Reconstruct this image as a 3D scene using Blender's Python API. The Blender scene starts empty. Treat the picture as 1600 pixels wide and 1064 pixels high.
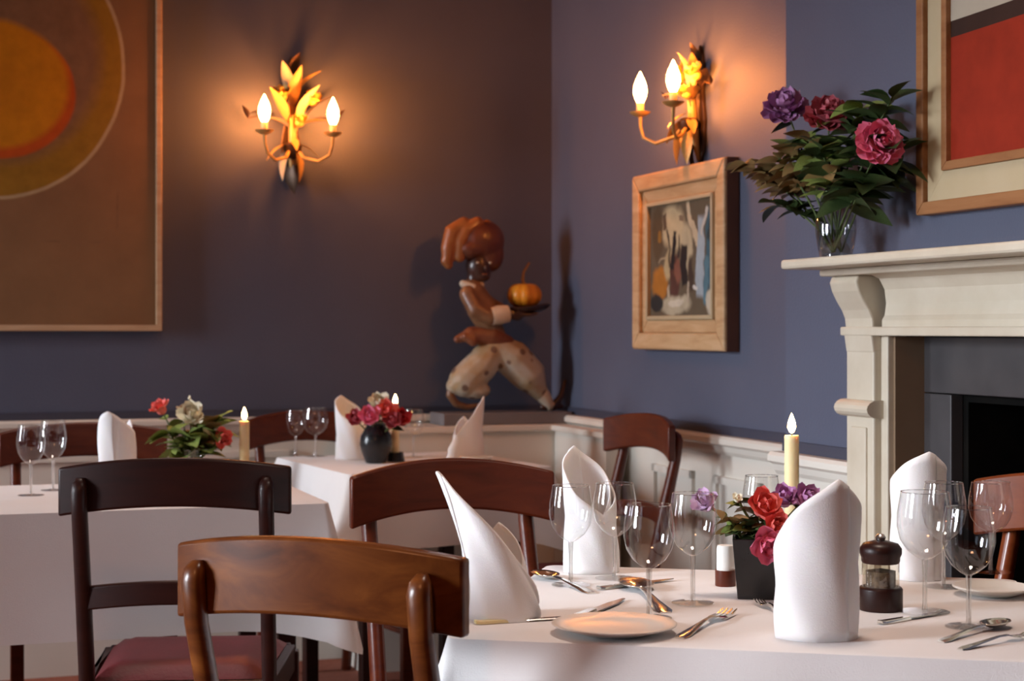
import bpy, bmesh, math, random
from mathutils import Vector, Matrix
random.seed(7)
PI = math.pi
S = bpy.context.scene
COL = S.collection
# ---------------------------------------------------------------- camera
F, H, HY = 2600.0, 1.17, 515.0          # focal length in pixels of a 1600x1064 frame, eye height, horizon row
cam = bpy.data.cameras.new('camera'); camo = bpy.data.objects.new('camera', cam); COL.objects.link(camo)
camo.location = (0, 0, H); camo.rotation_euler = (PI/2, 0, 0)
cam.sensor_width = 36; cam.lens = F/1600*36; cam.shift_y = -(532-HY)/1600
cam.clip_start = 0.05
cam.dof.use_dof = True; cam.dof.focus_distance = 2.75; cam.dof.aperture_fstop = 7.0
S.camera = camo
# ---------------------------------------------------------------- room frame: corner of the room at C0, back wall along +x, right wall along y
ANG = math.atan2(.344, 1.0); CA, SA = math.cos(ANG), math.sin(ANG); C0 = (.148, 6.2)
def l2w(x, y, z=0): return Vector((C0[0]+CA*x-SA*y, C0[1]+SA*x+CA*y, z))
def w2l(X, Y): X -= C0[0]; Y -= C0[1]; return (CA*X+SA*Y, -SA*X+CA*Y)
def onx(k, u, v):                       # where the pixel's ray meets the plane room-x = k
    r = (u-800)/F; Y = (k+CA*C0[0]+SA*C0[1])/(CA*r+SA); return k, w2l(r*Y, Y)[1], H-(v-HY)*Y/F
def ony(k, u, v):
    r = (u-800)/F; Y = (k-SA*C0[0]+CA*C0[1])/(-SA*r+CA); return w2l(r*Y, Y)[0], k, H-(v-HY)*Y/F
def onz(u, v, z=.752):                  # where the pixel's ray meets a table top
    Y = (H-z)*F/(v-HY); return Vector(((u-800)/F*Y, Y, z))
# ---------------------------------------------------------------- world, daylight, exposure
w = bpy.data.worlds.new('world'); S.world = w; w.use_nodes = True
bg = w.node_tree.nodes['Background']; bg.inputs[0].default_value = (.62, .74, 1, 1); bg.inputs[1].default_value = 1.0
LEFT = -5.5; CEIL = 2.85; FRONT = -7.6
WINS = [(-.90, .85), (-3.45, 1.15), (-5.8, 1.15)]; WZ = (.75, 2.45)
for i, (wy, ww) in enumerate(WINS):
    L = bpy.data.lights.new('window_daylight', 'AREA'); L.shape = 'RECTANGLE'; L.size = ww+.2; L.size_y = WZ[1]-WZ[0]+.2
    L.energy = (76, 66, 1.5)[i]; L.color = (.86, .92, 1.0); L.spread = math.radians((74, 52, 110)[i])
    o = bpy.data.objects.new('window_daylight', L); COL.objects.link(o)
    o.location = l2w(LEFT-.42, wy, (WZ[0]+WZ[1])/2); o.rotation_euler = (PI/2-math.radians(17), 0, ANG-PI/2)
for px_, py_, en in ((.36, 2.50, 6.5), (-.95, 4.35, 4.5)):       # warm fill lights added above the tables to brighten the cloths
    L = bpy.data.lights.new('added_table_fill', 'AREA'); L.shape = 'DISK'; L.size = .45; L.energy = en; L.color = (1, .80, .68); L.spread = math.radians(95)
    o = bpy.data.objects.new('added_table_fill', L); COL.objects.link(o); o.location = (px_, py_, CEIL-.02)
L = bpy.data.lights.new('added_warm_fill', 'AREA'); L.shape = 'DISK'; L.size = .5; L.energy = 16; L.color = (1, .42, .19)  # unseen warm fill, added high near the camera to warm the cloth fronts
o = bpy.data.objects.new('added_warm_fill', L); COL.objects.link(o); o.location = l2w(-2.6, -5.2, CEIL-.25)
vs = S.view_settings
vs.view_transform = 'Standard'; vs.look = 'None'; vs.gamma = 1; vs.use_curve_mapping = False; vs.exposure = -0.15
S.cycles.transparent_max_bounces = 24; S.cycles.max_bounces = 10; S.cycles.use_denoising = True
S.cycles.caustics_reflective = False; S.cycles.caustics_refractive = False
# ---------------------------------------------------------------- materials
def newmat(name):
    m = bpy.data.materials.new(name); m.use_nodes = True; nt = m.node_tree
    return m, nt, nt.nodes['Principled BSDF'], nt.nodes['Material Output']
def rgba(c): return (c[0], c[1], c[2], 1)
def coords(nt, scale=(1, 1, 1), kind='Object', loc=(0, 0, 0)):
    tc = nt.nodes.new('ShaderNodeTexCoord'); mp = nt.nodes.new('ShaderNodeMapping')
    mp.inputs['Scale'].default_value = scale; mp.inputs['Location'].default_value = loc
    nt.links.new(tc.outputs[kind], mp.inputs[0]); return mp.outputs[0]
def noise(nt, vec, scale, detail=3, rough=.55, dist=0):
    n = nt.nodes.new('ShaderNodeTexNoise'); n.inputs['Scale'].default_value = scale; n.inputs['Detail'].default_value = detail
    n.inputs['Roughness'].default_value = rough; n.inputs['Distortion'].default_value = dist
    nt.links.new(vec, n.inputs['Vector']); return n.outputs['Fac']
def ramp(nt, fac, stops):
    r = nt.nodes.new('ShaderNodeValToRGB'); e = r.color_ramp.elements
    while len(e) < len(stops): e.new(.5)
    for el, (p, c) in zip(e, stops): el.position = p; el.color = rgba(c)
    nt.links.new(fac, r.inputs[0]); return r.outputs[0]
def bump(nt, b, h, strength=.2, dist=.01):
    n = nt.nodes.new('ShaderNodeBump'); n.inputs['Strength'].default_value = strength; n.inputs['Distance'].default_value = dist
    nt.links.new(h, n.inputs['Height']); nt.links.new(n.outputs[0], b.inputs['Normal'])
def mat(name, col, rough=.5, metal=0, col2=None, nscale=8, stretch=(1, 1, 1), bmp=0, bscale=60, spec=.5, coat=0, sheen=0, sss=0, kind='Object'):
    m, nt, b, out = newmat(name)
    b.inputs['Base Color'].default_value = rgba(col); b.inputs['Roughness'].default_value = rough; b.inputs['Metallic'].default_value = metal
    b.inputs['Specular IOR Level'].default_value = spec; b.inputs['Coat Weight'].default_value = coat; b.inputs['Sheen Weight'].default_value = sheen
    if coat: b.inputs['Coat Roughness'].default_value = .12
    if sss:
        b.inputs['Subsurface Weight'].default_value = sss; b.inputs['Subsurface Radius'].default_value = (.02, .01, .005); b.inputs['Subsurface Scale'].default_value = .5
    if col2 is not None:
        v = coords(nt, stretch, kind); f = noise(nt, v, nscale, 4)
        nt.links.new(ramp(nt, f, [(.3, col), (.7, col2)]), b.inputs['Base Color'])
    if bmp: bump(nt, b, noise(nt, coords(nt, (1, 1, 1), kind), bscale, 3), bmp, .004)
    return m
def woodmat(name, c1, c2, c3, rough=.3, coat=.35, stretch=(1.2, 9, 9)):
    m, nt, b, out = newmat(name)
    v = coords(nt, stretch); f = noise(nt, v, 3.2, 5, .6, .8)
    nt.links.new(ramp(nt, f, [(.25, c1), (.5, c2), (.78, c3)]), b.inputs['Base Color'])
    b.inputs['Roughness'].default_value = rough; b.inputs['Coat Weight'].default_value = coat; b.inputs['Coat Roughness'].default_value = .18; b.inputs['Specular IOR Level'].default_value = .28
    bump(nt, b, f, .06, .003); return m
def emis(name, col, strength):
    m, nt, b, out = newmat(name); nt.nodes.remove(b); e = nt.nodes.new('ShaderNodeEmission')
    e.inputs[0].default_value = rgba(col); e.inputs[1].default_value = strength; nt.links.new(e.outputs[0], out.inputs[0]); return m
def thinglass(name, tint=(.97, .975, .975), base=.085, rough=.015):
    m, nt, b, out = newmat(name); nt.nodes.remove(b)
    lw = nt.nodes.new('ShaderNodeLayerWeight'); lw.inputs[0].default_value = .5
    p = nt.nodes.new('ShaderNodeMath'); p.operation = 'POWER'; p.inputs[1].default_value = 4; nt.links.new(lw.outputs['Facing'], p.inputs[0])
    ma = nt.nodes.new('ShaderNodeMath'); ma.operation = 'MULTIPLY_ADD'; ma.inputs[1].default_value = .8; ma.inputs[2].default_value = base
    nt.links.new(p.outputs[0], ma.inputs[0])
    t = nt.nodes.new('ShaderNodeBsdfTransparent'); t.inputs[0].default_value = rgba(tint)
    g = nt.nodes.new('ShaderNodeBsdfGlossy'); g.inputs['Roughness'].default_value = rough; g.inputs[0].default_value = (1, 1, 1, 1)
    x = nt.nodes.new('ShaderNodeMixShader'); nt.links.new(ma.outputs[0], x.inputs[0]); nt.links.new(t.outputs[0], x.inputs[1]); nt.links.new(g.outputs[0], x.inputs[2])
    nt.links.new(x.outputs[0], out.inputs[0]); return m
M = {}
M['wall'] = mat('slate_blue_paint', (.084, .094, .142), .62, col2=(.098, .109, .160), nscale=2.2, bmp=.25, bscale=160, spec=.35)
M['cream_paint'] = mat('cream_paint', (.70, .66, .58), .45, col2=(.74, .71, .64), nscale=3)
M['mantel'] = mat('painted_stone', (.54, .47, .36), .45, col2=(.63, .57, .46), nscale=7, bmp=.15, bscale=40)
M['ceiling'] = mat('ceiling_paint', (.42, .36, .31), .8)
M['floor'] = mat('carpet', (.24, .06, .03), .95, col2=(.30, .085, .045), nscale=30, bmp=.5, bscale=300)
M['slate'] = mat('slate', (.045, .042, .045), .35, col2=(.065, .06, .063), nscale=9)
M['soot'] = mat('soot', (.004, .004, .004), .95, col2=(.008, .007, .006), nscale=12, spec=.05)
M['reveal'] = mat('brown_reveal', (.20, .13, .075), .5, col2=(.24, .16, .10), nscale=5)
M['linen'] = mat('white_linen', (.80, .775, .77), .85, col2=(.84, .815, .805), nscale=5, bmp=.25, bscale=500, sheen=.15)
M['napkin'] = mat('napkin_linen', (.86, .84, .84), .8, col2=(.90, .88, .88), nscale=9, bmp=.2, bscale=600, sheen=.15, sss=.08)
M['wood_warm'] = woodmat('mahogany_warm', (.040, .009, .0025), (.10, .026, .005), (.19, .058, .011), .32, .16, (2.2, 6, 6))
M['wood_mid'] = woodmat('mahogany_mid', (.11, .022, .006), (.17, .036, .009), (.22, .05, .013), .32, .3)
M['wood_dark'] = woodmat('mahogany_dark', (.011, .0022, .0015), (.021, .0042, .0026), (.032, .007, .004), .40, .08)
M['wood_red'] = woodmat('mahogany_red', (.060, .010, .003), (.098, .016, .005), (.135, .026, .007), .36, .10)
M['red_seat'] = mat('red_leather', (.105, .006, .011), .5, col2=(.135, .009, .015), nscale=14, bmp=.2, bscale=120)
M['silver'] = mat('silver_plate', (.78, .74, .67), .16, 1)
M['china'] = mat('white_china', (.76, .72, .66), .3)
M['glass'] = thinglass('thin_glass'); M['pane'] = thinglass('window_pane', (.99, .99, .99), .03)
M['vaseglass'] = thinglass('vase_glass', (.80, .80, .78), .10)
m, nt, b, out = newmat('solid_glass'); nt.nodes.remove(b); g = nt.nodes.new('ShaderNodeBsdfGlass'); g.inputs['IOR'].default_value = 1.45; g.inputs['Roughness'].default_value = .02
nt.links.new(g.outputs[0], out.inputs[0]); M['solidglass'] = m
M['stemglass'] = thinglass('stem_glass', (.93, .92, .90), .34, .08)
M['wax'] = mat('ivory_wax', (.83, .70, .38), .5, col2=(.86, .74, .44), nscale=20, sss=.35)
M['flame'] = emis('flame', (1, .62, .22), 60); M['bulb'] = emis('warm_bulb', (1, .30, .062), 300)
M['wick'] = mat('wick', (.02, .015, .01), .9)
M['black_ceramic'] = mat('black_ceramic', (.012, .012, .014), .25, col2=(.02, .02, .022), nscale=10)
M['green'] = mat('leaf_green', (.15, .23, .045), .5, col2=(.27, .33, .09), nscale=25)
M['dark_green'] = mat('leaf_dark', (.022, .045, .012), .5, col2=(.045, .075, .02), nscale=25)
M['olive'] = mat('leaf_olive', (.20, .18, .05), .55, col2=(.28, .13, .06), nscale=18)
M['stemgreen'] = mat('stem_green', (.08, .12, .03), .6)
M['pink'] = mat('petal_pink', (.80, .16, .30), .55, col2=(.88, .28, .42), nscale=40, sss=.1)
M['coral'] = mat('petal_coral', (.82, .13, .12), .55, col2=(.90, .24, .20), nscale=40, sss=.1)
M['red'] = mat('petal_red', (.50, .02, .035), .55, col2=(.62, .05, .07), nscale=40)
M['deep_red'] = mat('petal_deep_red', (.46, .07, .10), .55, col2=(.58, .14, .17), nscale=40)
M['purple'] = mat('petal_purple', (.46, .17, .40), .6, col2=(.60, .32, .56), nscale=40)
M['lilac'] = mat('petal_lilac', (.52, .34, .52), .6, col2=(.60, .42, .58), nscale=40)
M['white_petal'] = mat('petal_white', (.80, .76, .66), .6, col2=(.84, .80, .58), nscale=30)
M['gilt'] = mat('gilt_leaf', (.48, .27, .07), .45, .3, col2=(.62, .38, .12), nscale=30)
M['gilt_yellow'] = mat('gilt_blossom', (.66, .38, .04), .45, .15, col2=(.74, .48, .09), nscale=30)
M['ivory_leaf'] = mat('ivory_leaf', (.60, .44, .24), .5, .1, col2=(.70, .55, .32), nscale=30)
M['bronze'] = mat('dark_bronze', (.055, .03, .018), .4, .6, col2=(.10, .055, .03), nscale=25)
M['frame_oak'] = woodmat('frame_oak', (.42, .24, .11), (.55, .35, .18), (.66, .46, .27), .5, .05)
M['frame_brown'] = woodmat('frame_brown', (.22, .085, .03), (.30, .13, .05), (.36, .17, .07), .5, .05)
M['frame_tan'] = woodmat('frame_tan', (.44, .27, .15), (.52, .35, .21), (.60, .42, .27), .45, .05)
M['frame_shaded'] = mat('shaded_frame_side', (.11, .045, .025), .6, col2=(.15, .06, .03), nscale=12)
M['slip_cream'] = mat('cream_slip', (.45, .35, .20), .6, col2=(.50, .40, .25), nscale=6)
M['slip_pale'] = mat('pale_slip', (.62, .53, .38), .6)
M['pumpkin'] = mat('pumpkin_skin', (.75, .27, .015), .4, col2=(.82, .36, .03), nscale=20)
M['pstem'] = mat('pumpkin_stem', (.28, .14, .05), .7, col2=(.36, .2, .07), nscale=30)
M['plinth'] = mat('grey_plinth', (.16, .145, .15), .5, col2=(.19, .175, .18), nscale=6)
M['acrylic'] = thinglass('clear_acrylic', (.86, .82, .74), .10)
M['peppercorn'] = mat('peppercorns', (.06, .04, .03), .8, col2=(.25, .19, .13), nscale=120)
M['steel'] = mat('steel', (.6, .58, .55), .25, 1)
M['salt'] = mat('salt', (.8, .78, .74), .7)
# statue paints
M['st_turban'] = mat('statue_turban', (.085, .020, .009), .45, col2=(.13, .035, .014), nscale=22, coat=.2)
M['st_wrap'] = mat('statue_turban_wrap', (.24, .075, .015), .42, col2=(.30, .12, .035), nscale=22, coat=.2)
M['st_dark'] = mat('statue_dark', (.035, .012, .008), .35, col2=(.06, .022, .014), nscale=25, coat=.3)
M['st_brown'] = mat('statue_brown', (.15, .065, .028), .45, col2=(.26, .135, .065), nscale=25, coat=.2)
M['st_cream'] = mat('statue_cream', (.55, .48, .36), .5, col2=(.62, .56, .45), nscale=25)
M['st_sash'] = mat('statue_sash', (.15, .045, .02), .45, col2=(.22, .08, .035), nscale=25)
m, nt, b, out = newmat('statue_trousers'); v = coords(nt)
vo = nt.nodes.new('ShaderNodeTexVoronoi'); vo.inputs['Scale'].default_value = 22; nt.links.new(v, vo.inputs['Vector'])
base = ramp(nt, noise(nt, v, 9, 3), [(.38, (.46, .44, .37)), (.62, (.38, .26, .13))])
mk = ramp(nt, vo.outputs['Distance'], [(.24, (1, 1, 1)), (.32, (0, 0, 0))])
mx = nt.nodes.new('ShaderNodeMix'); mx.data_type = 'RGBA'; mx.inputs[7].default_value = (.16, .10, .07, 1)
nt.links.new(mk, mx.inputs[0]); nt.links.new(base, mx.inputs[6]); nt.links.new(mx.outputs[2], b.inputs['Base Color']); b.inputs['Roughness'].default_value = .5
M['st_trousers'] = m
# ---------------------------------------------------------------- flat pictures (paint on canvas, in metres on the canvas)
class Paint:
    def __init__(s, name, base, warp=.02, wscale=6):
        s.m, s.nt, s.b, _ = newmat(name); s.b.inputs['Roughness'].default_value = .7; s.b.inputs['Specular IOR Level'].default_value = .15
        nt = s.nt; v = coords(nt)
        n = nt.nodes.new('ShaderNodeTexNoise'); n.inputs['Scale'].default_value = wscale; n.inputs['Detail'].default_value = 4; nt.links.new(v, n.inputs['Vector'])
        sub = nt.nodes.new('ShaderNodeVectorMath'); sub.operation = 'SUBTRACT'; sub.inputs[1].default_value = (.5, .5, .5); nt.links.new(n.outputs['Color'], sub.inputs[0])
        sc = nt.nodes.new('ShaderNodeVectorMath'); sc.operation = 'SCALE'; sc.inputs['Scale'].default_value = warp; nt.links.new(sub.outputs[0], sc.inputs[0])
        ad = nt.nodes.new('ShaderNodeVectorMath'); ad.operation = 'ADD'; nt.links.new(v, ad.inputs[0]); nt.links.new(sc.outputs[0], ad.inputs[1])
        s.v = ad.outputs[0]; s.raw = v
        nz = noise(nt, v, 9, 5); a = [c*.86 for c in base]; s.c = ramp(nt, nz, [(.3, a), (.7, base)])
    def over(s, mask, col):
        x = s.nt.nodes.new('ShaderNodeMix'); x.data_type = 'RGBA'; s.nt.links.new(mask, x.inputs[0]); s.nt.links.new(s.c, x.inputs[6])
        nz = noise(s.nt, s.raw, 22, 4); s.nt.links.new(ramp(s.nt, nz, [(.3, [c*.8 for c in col]), (.7, col)]), x.inputs[7]); s.c = x.outputs[2]
    def dist(s, cx, cz, rx, rz, rot=0):
        nt = s.nt; mp = nt.nodes.new('ShaderNodeMapping'); mp.vector_type = 'TEXTURE'
        mp.inputs['Location'].default_value = (cx, 0, cz); mp.inputs['Rotation'].default_value = (0, rot, 0); mp.inputs['Scale'].default_value = (rx, 1e3, rz)
        nt.links.new(s.v, mp.inputs[0]); return mp.outputs[0]
    def ellipse(s, col, cx, cz, rx, rz, soft=.03, inner=None, rot=0):
        nt = s.nt; l = nt.nodes.new('ShaderNodeVectorMath'); l.operation = 'LENGTH'; nt.links.new(s.dist(cx, cz, rx, rz, rot), l.inputs[0])
        st = [(max(0, 1-soft)*.5, (1, 1, 1)), (.5, (0, 0, 0))]
        if inner: st = [((inner-soft)*.5, (0, 0, 0)), (inner*.5, (1, 1, 1))]+st
        h = nt.nodes.new('ShaderNodeMath'); h.operation = 'MULTIPLY'; h.inputs[1].default_value = .5; nt.links.new(l.outputs['Value'], h.inputs[0])
        s.over(ramp(nt, h.outputs[0], st), col)
    def rect(s, col, cx, cz, hx, hz, rot=0, soft=.04):
        nt = s.nt; sp = nt.nodes.new('ShaderNodeSeparateXYZ'); nt.links.new(s.dist(cx, cz, hx, hz, rot), sp.inputs[0]); ab = []
        for k in (0, 2):
            a = nt.nodes.new('ShaderNodeMath'); a.operation = 'ABSOLUTE'; nt.links.new(sp.outputs[k], a.inputs[0]); ab.append(a.outputs[0])
        mxn = nt.nodes.new('ShaderNodeMath'); mxn.operation = 'MAXIMUM'; nt.links.new(ab[0], mxn.inputs[0]); nt.links.new(ab[1], mxn.inputs[1])
        h = nt.nodes.new('ShaderNodeMath'); h.operation = 'MULTIPLY'; h.inputs[1].default_value = .5; nt.links.new(mxn.outputs[0], h.inputs[0])
        s.over(ramp(nt, h.outputs[0], [((1-soft)*.5, (1, 1, 1)), (.5, (0, 0, 0))]), col)
    def done(s):
        s.nt.links.new(s.c, s.b.inputs['Base Color']); return s.m
# ---------------------------------------------------------------- mesh helpers
class MB:
    def __init__(s): s.v = []; s.f = []
    def add(s, vs_, fs): n = len(s.v); s.v += [tuple(p) for p in vs_]; s.f += [tuple(i+n for i in f) for f in fs]; return s
    def box(s, a, b):
        (x0, y0, z0), (x1, y1, z1) = a, b
        return s.add([(x0, y0, z0), (x1, y0, z0), (x1, y1, z0), (x0, y1, z0), (x0, y0, z1), (x1, y0, z1), (x1, y1, z1), (x0, y1, z1)],
                     [(0, 3, 2, 1), (4, 5, 6, 7), (0, 1, 5, 4), (1, 2, 6, 5), (2, 3, 7, 6), (3, 0, 4, 7)])
    def lathe(s, prof, n=28, c=(0, 0, 0), caps=True):
        vs_ = []; fs = []
        for r, z in prof:
            for i in range(n): t = 2*PI*i/n; vs_.append((c[0]+r*math.cos(t), c[1]+r*math.sin(t), c[2]+z))
        for k in range(len(prof)-1):
            for i in range(n): j = (i+1) % n; fs.append((k*n+i, k*n+j, (k+1)*n+j, (k+1)*n+i))
        if caps:
            if prof[0][0] > 1e-5: fs.append(tuple(range(n))[::-1])
            if prof[-1][0] > 1e-5: fs.append(tuple((len(prof)-1)*n+i for i in range(n)))
        return s.add(vs_, fs)
    def tube(s, pts, rad, n=8, flat=1.0):
        pts = [Vector(p) for p in pts]; rad = rad if hasattr(rad, '__len__') else [rad]*len(pts); vs_ = []; fs = []; up = None
        for i, p in enumerate(pts):
            d = (pts[min(i+1, len(pts)-1)]-pts[max(i-1, 0)]).normalized()
            if up is None: up = Vector((0, 0, 1)) if abs(d.z) < .9 else Vector((1, 0, 0))
            x = d.cross(up).normalized(); up = x.cross(d).normalized()
            for k in range(n): t = 2*PI*k/n; vs_.append(p+x*math.cos(t)*rad[i]+up*math.sin(t)*rad[i]*flat)
        for i in range(len(pts)-1):
            for k in range(n): j = (k+1) % n; fs.append((i*n+k, i*n+j, (i+1)*n+j, (i+1)*n+k))
        fs += [tuple(range(n))[::-1], tuple((len(pts)-1)*n+k for k in range(n))]
        return s.add(vs_, fs)
    def prism(s, outline, axis, a, b):   # outline in the two other axes, extruded from a to b along axis
        def p(u, v, t): return {'x': (t, u, v), 'y': (u, t, v), 'z': (u, v, t)}[axis]
        n = len(outline)
        vs_ = [p(u, v, a) for u, v in outline]+[p(u, v, b) for u, v in outline]
        return s.add(vs_, [tuple(range(n))[::-1], tuple(range(n, 2*n))]+[(i, (i+1) % n, n+(i+1) % n, n+i) for i in range(n)])
    def sphere(s, c, r, n=16, m=10):
        r = r if hasattr(r, '__len__') else (r, r, r); vs_ = []; fs = []
        for j in range(m+1):
            ph = PI*j/m
            for i in range(n): t = 2*PI*i/n; vs_.append((c[0]+r[0]*math.sin(ph)*math.cos(t), c[1]+r[1]*math.sin(ph)*math.sin(t), c[2]-r[2]*math.cos(ph)))
        for j in range(m):
            for i in range(n): k = (i+1) % n; fs.append((j*n+i, j*n+k, (j+1)*n+k, (j+1)*n+i))
        return s.add(vs_, fs)
    def grid(s, fn, nu, nv):
        vs_ = [fn(i/nu, j/nv) for j in range(nv+1) for i in range(nu+1)]; k = nu+1
        return s.add(vs_, [(j*k+i, j*k+i+1, (j+1)*k+i+1, (j+1)*k+i) for j in range(nv) for i in range(nu)])
    def mesh(s, name, m, smooth=False):
        me = bpy.data.meshes.new(name); me.from_pydata(s.v, [], s.f)
        bm = bmesh.new(); bm.from_mesh(me); bmesh.ops.remove_doubles(bm, verts=bm.verts, dist=1e-6); bmesh.ops.recalc_face_normals(bm, faces=bm.faces); bm.to_mesh(me); bm.free()
        me.materials.append(m)
        if smooth: me.polygons.foreach_set('use_smooth', [True]*len(me.polygons)); me.set_sharp_from_angle(angle=math.radians(50))
        me.update(); return me
    def build(s, name, m, parent=None, smooth=False, bevel=0, loc=(0, 0, 0), rot=(0, 0, 0), solid=0, subsurf=0, wn=False):
        o = bpy.data.objects.new(name, s.mesh(name, m, smooth)); COL.objects.link(o); o.location = loc; o.rotation_euler = rot
        if parent: o.parent = parent
        if solid: d = o.modifiers.new('solid', 'SOLIDIFY'); d.thickness = solid; d.offset = 0
        if bevel: d = o.modifiers.new('bevel', 'BEVEL'); d.width = bevel; d.segments = 2; d.limit_method = 'ANGLE'
        if subsurf: d = o.modifiers.new('sub', 'SUBSURF'); d.levels = d.render_levels = subsurf
        return o
def inst(me, name, parent, loc, rot, scale=(1, 1, 1)):
    o = bpy.data.objects.new(name, me); COL.objects.link(o); o.parent = parent; o.location = loc; o.rotation_euler = rot
    o.scale = scale if hasattr(scale, '__len__') else (scale,)*3; return o
def tag(o, label, cat, group=None):
    o['label'] = label; o['category'] = cat
    if group: o['group'] = group
    return o
def thing(name, label, cat, loc=(0, 0, 0), rz=0, group=None, scale=1):
    o = bpy.data.objects.new(name, None); COL.objects.link(o); o.empty_display_size = .05
    o.location = loc; o.rotation_euler = (0, 0, rz); o.scale = (scale,)*3; return tag(o, label, cat, group)
def dup(root, label, loc, rz=0, scale=None, group=None):
    def cp(o, par):
        c = o.copy(); COL.objects.link(c); c.parent = par
        for ch in list(o.children): cp(ch, c)
        return c
    r = cp(root, None); r.location = loc; r.rotation_euler = (0, 0, rz); r['label'] = label
    if scale: r.scale = (scale,)*3 if not hasattr(scale, '__len__') else scale
    if group: r['group'] = group
    return r
ROOM0 = dict(loc=(C0[0], C0[1], 0), rot=(0, 0, ANG))
def struct(mb, name, m, parent=None, **k):
    o = mb.build(name, m, parent, **(k if parent else {**ROOM0, **k})); o['kind'] = 'structure'; return o
def look(d): return Vector(d).to_track_quat('Z', 'Y').to_euler()
# ================================================================ the room
P_ = .22                                            # how far the chimney breast stands forward
BY = -2.222                                         # its far corner
DADO = .865
struct(MB().box((LEFT-.4, FRONT-.2, -.1), (.4, .3, 0)), 'floor', M['floor'])
struct(MB().box((LEFT-.4, FRONT-.2, CEIL), (.4, .3, CEIL+.1)), 'ceiling', M['ceiling'])
struct(MB().box((LEFT-.4, 0, 0), (.4, .2, CEIL)), 'wall_back', M['wall'])
struct(MB().box((0, BY-.02, 0), (.25, 0, CEIL)), 'wall_right', M['wall'])
OPY0, OPY1, OPZ = -2.735, -3.72, 1.157              # fire opening
br = MB().box((-P_, OPY0, 0), (.25, BY, CEIL)).box((-P_, OPY1, OPZ), (.25, OPY0, CEIL)).box((-P_, -5.0, 0), (.25, OPY1, CEIL)).box((.12, OPY1, 0), (.25, OPY0, OPZ))
struct(br, 'wall_chimney_breast', M['wall'])
struct(MB().box((0, FRONT-.2, 0), (.25, -5.0, CEIL)), 'wall_right_front', M['wall'])
struct(MB().box((LEFT-.4, FRONT-.2, 0), (.4, FRONT, CEIL)), 'wall_front', M['wall'])
wl = MB(); edge = 0
for wy, ww in WINS:
    wl.box((LEFT-.35, wy+ww/2, 0), (LEFT, edge, CEIL)).box((LEFT-.35, wy-ww/2, 0), (LEFT, wy+ww/2, WZ[0])).box((LEFT-.35, wy-ww/2, WZ[1]), (LEFT, wy+ww/2, CEIL)); edge = wy-ww/2
wl.box((LEFT-.35, FRONT, 0), (LEFT, edge, CEIL)); struct(wl, 'wall_left', M['wall'])
for i, (wy, ww) in enumerate(WINS):
    fr = MB(); y0, y1 = wy-ww/2, wy+ww/2; x0, x1 = LEFT-.22, LEFT-.17; z0, z1 = WZ
    for a, b_ in (((x0, y0, z0), (x1, y0+.05, z1)), ((x0, y1-.05, z0), (x1, y1, z1)), ((x0, y0, z0), (x1, y1, z0+.06)), ((x0, y0, z1-.06), (x1, y1, z1)),
                  ((x0, wy-.02, z0), (x1, wy+.02, z1)), ((x0, y0, (z0+z1)/2-.025), (x1, y1, (z0+z1)/2+.025))): fr.box(a, b_)
    wo = struct(fr, 'window_%d' % (i+1), M['cream_paint'])
    for a, b_ in ((y0+.05, wy-.02), (wy+.02, y1-.05)):
        for c, d in ((z0+.06, (z0+z1)/2-.025), ((z0+z1)/2+.025, z1-.06)): MB().box((LEFT-.198, a, c), (LEFT-.192, b_, d)).build('pane', M['pane'], wo)
    MB().box((LEFT-.02, y0-.06, z0-.05), (LEFT+.06, y1+.06, z0)).build('window_sill', M['cream_paint'], wo, bevel=.006)
# wainscot boards, dado rails, panel mouldings
def panels(mb, axis, k, a, b_, z0, z1, n, d):         # raised moulding rectangles on a wainscot
    wdt = (b_-a)/n
    for i in range(n):
        p, q = a+i*wdt+.07, a+(i+1)*wdt-.07
        for (u0, u1, v0, v1) in ((p, q, z0, z0+.022), (p, q, z1-.022, z1), (p, p+.022, z0, z1), (q-.022, q, z0, z1)):
            if axis == 'x': mb.box((k-d, u0, v0), (k, u1, v1))
            else: mb.box((u0, k-d, v0), (u1, k, v1))
railprof = [(0, 0), (-.030, 0), (-.038, -.008), (-.038, -.022), (-.026, -.030), (-.020, -.045), (-.012, -.055), (0, -.055)]
wb = struct(MB().box((LEFT, -.012, 0), (0, 0, DADO-.02)), 'trim_1', M['cream_paint'])
mb = MB(); panels(mb, 'y', -.012, LEFT, -.9, .2, DADO-.12, 7, .012); o = mb.build('panel_moulding', M['cream_paint'], wb)
MB().prism([(p[0]-.012, DADO+p[1]) for p in railprof], 'x', LEFT, 0).build('dado_rail', M['cream_paint'], wb)
wr = struct(MB().box((-.012, BY, 0), (0, -.012, DADO-.02)), 'trim_2', M['cream_paint'])
mb = MB(); panels(mb, 'x', -.012, BY, -.9, .2, DADO-.12, 3, .012); mb.build('panel_moulding', M['cream_paint'], wr)
MB().prism([(p[0]-.012, DADO+p[1]) for p in railprof], 'y', BY, -.012).build('dado_rail', M['cream_paint'], wr)
wc = struct(MB().box((-P_-.012, -2.64, 0), (-P_, BY, DADO-.01)), 'trim_3', M['cream_paint'])
MB().prism([(p[0]-P_-.012, DADO+.012+p[1]) for p in railprof], 'y', -2.64, BY).build('dado_rail', M['cream_paint'], wc)
mb = MB(); panels(mb, 'x', -P_-.012, -2.62, BY, .2, DADO-.12, 1, .012); mb.build('panel_moulding', M['cream_paint'], wc)
wc2 = struct(MB().box((-P_-.012, -5.0, 0), (-P_, -3.84, DADO-.01)), 'trim_4', M['cream_paint'])
M['strip'] = mat('dark_slate_paint', (.045, .048, .075), .5)
MB().box((LEFT, -.010, DADO), (0, 0, DADO+.026)).build('dado_strip', M['strip'], wb)
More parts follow.
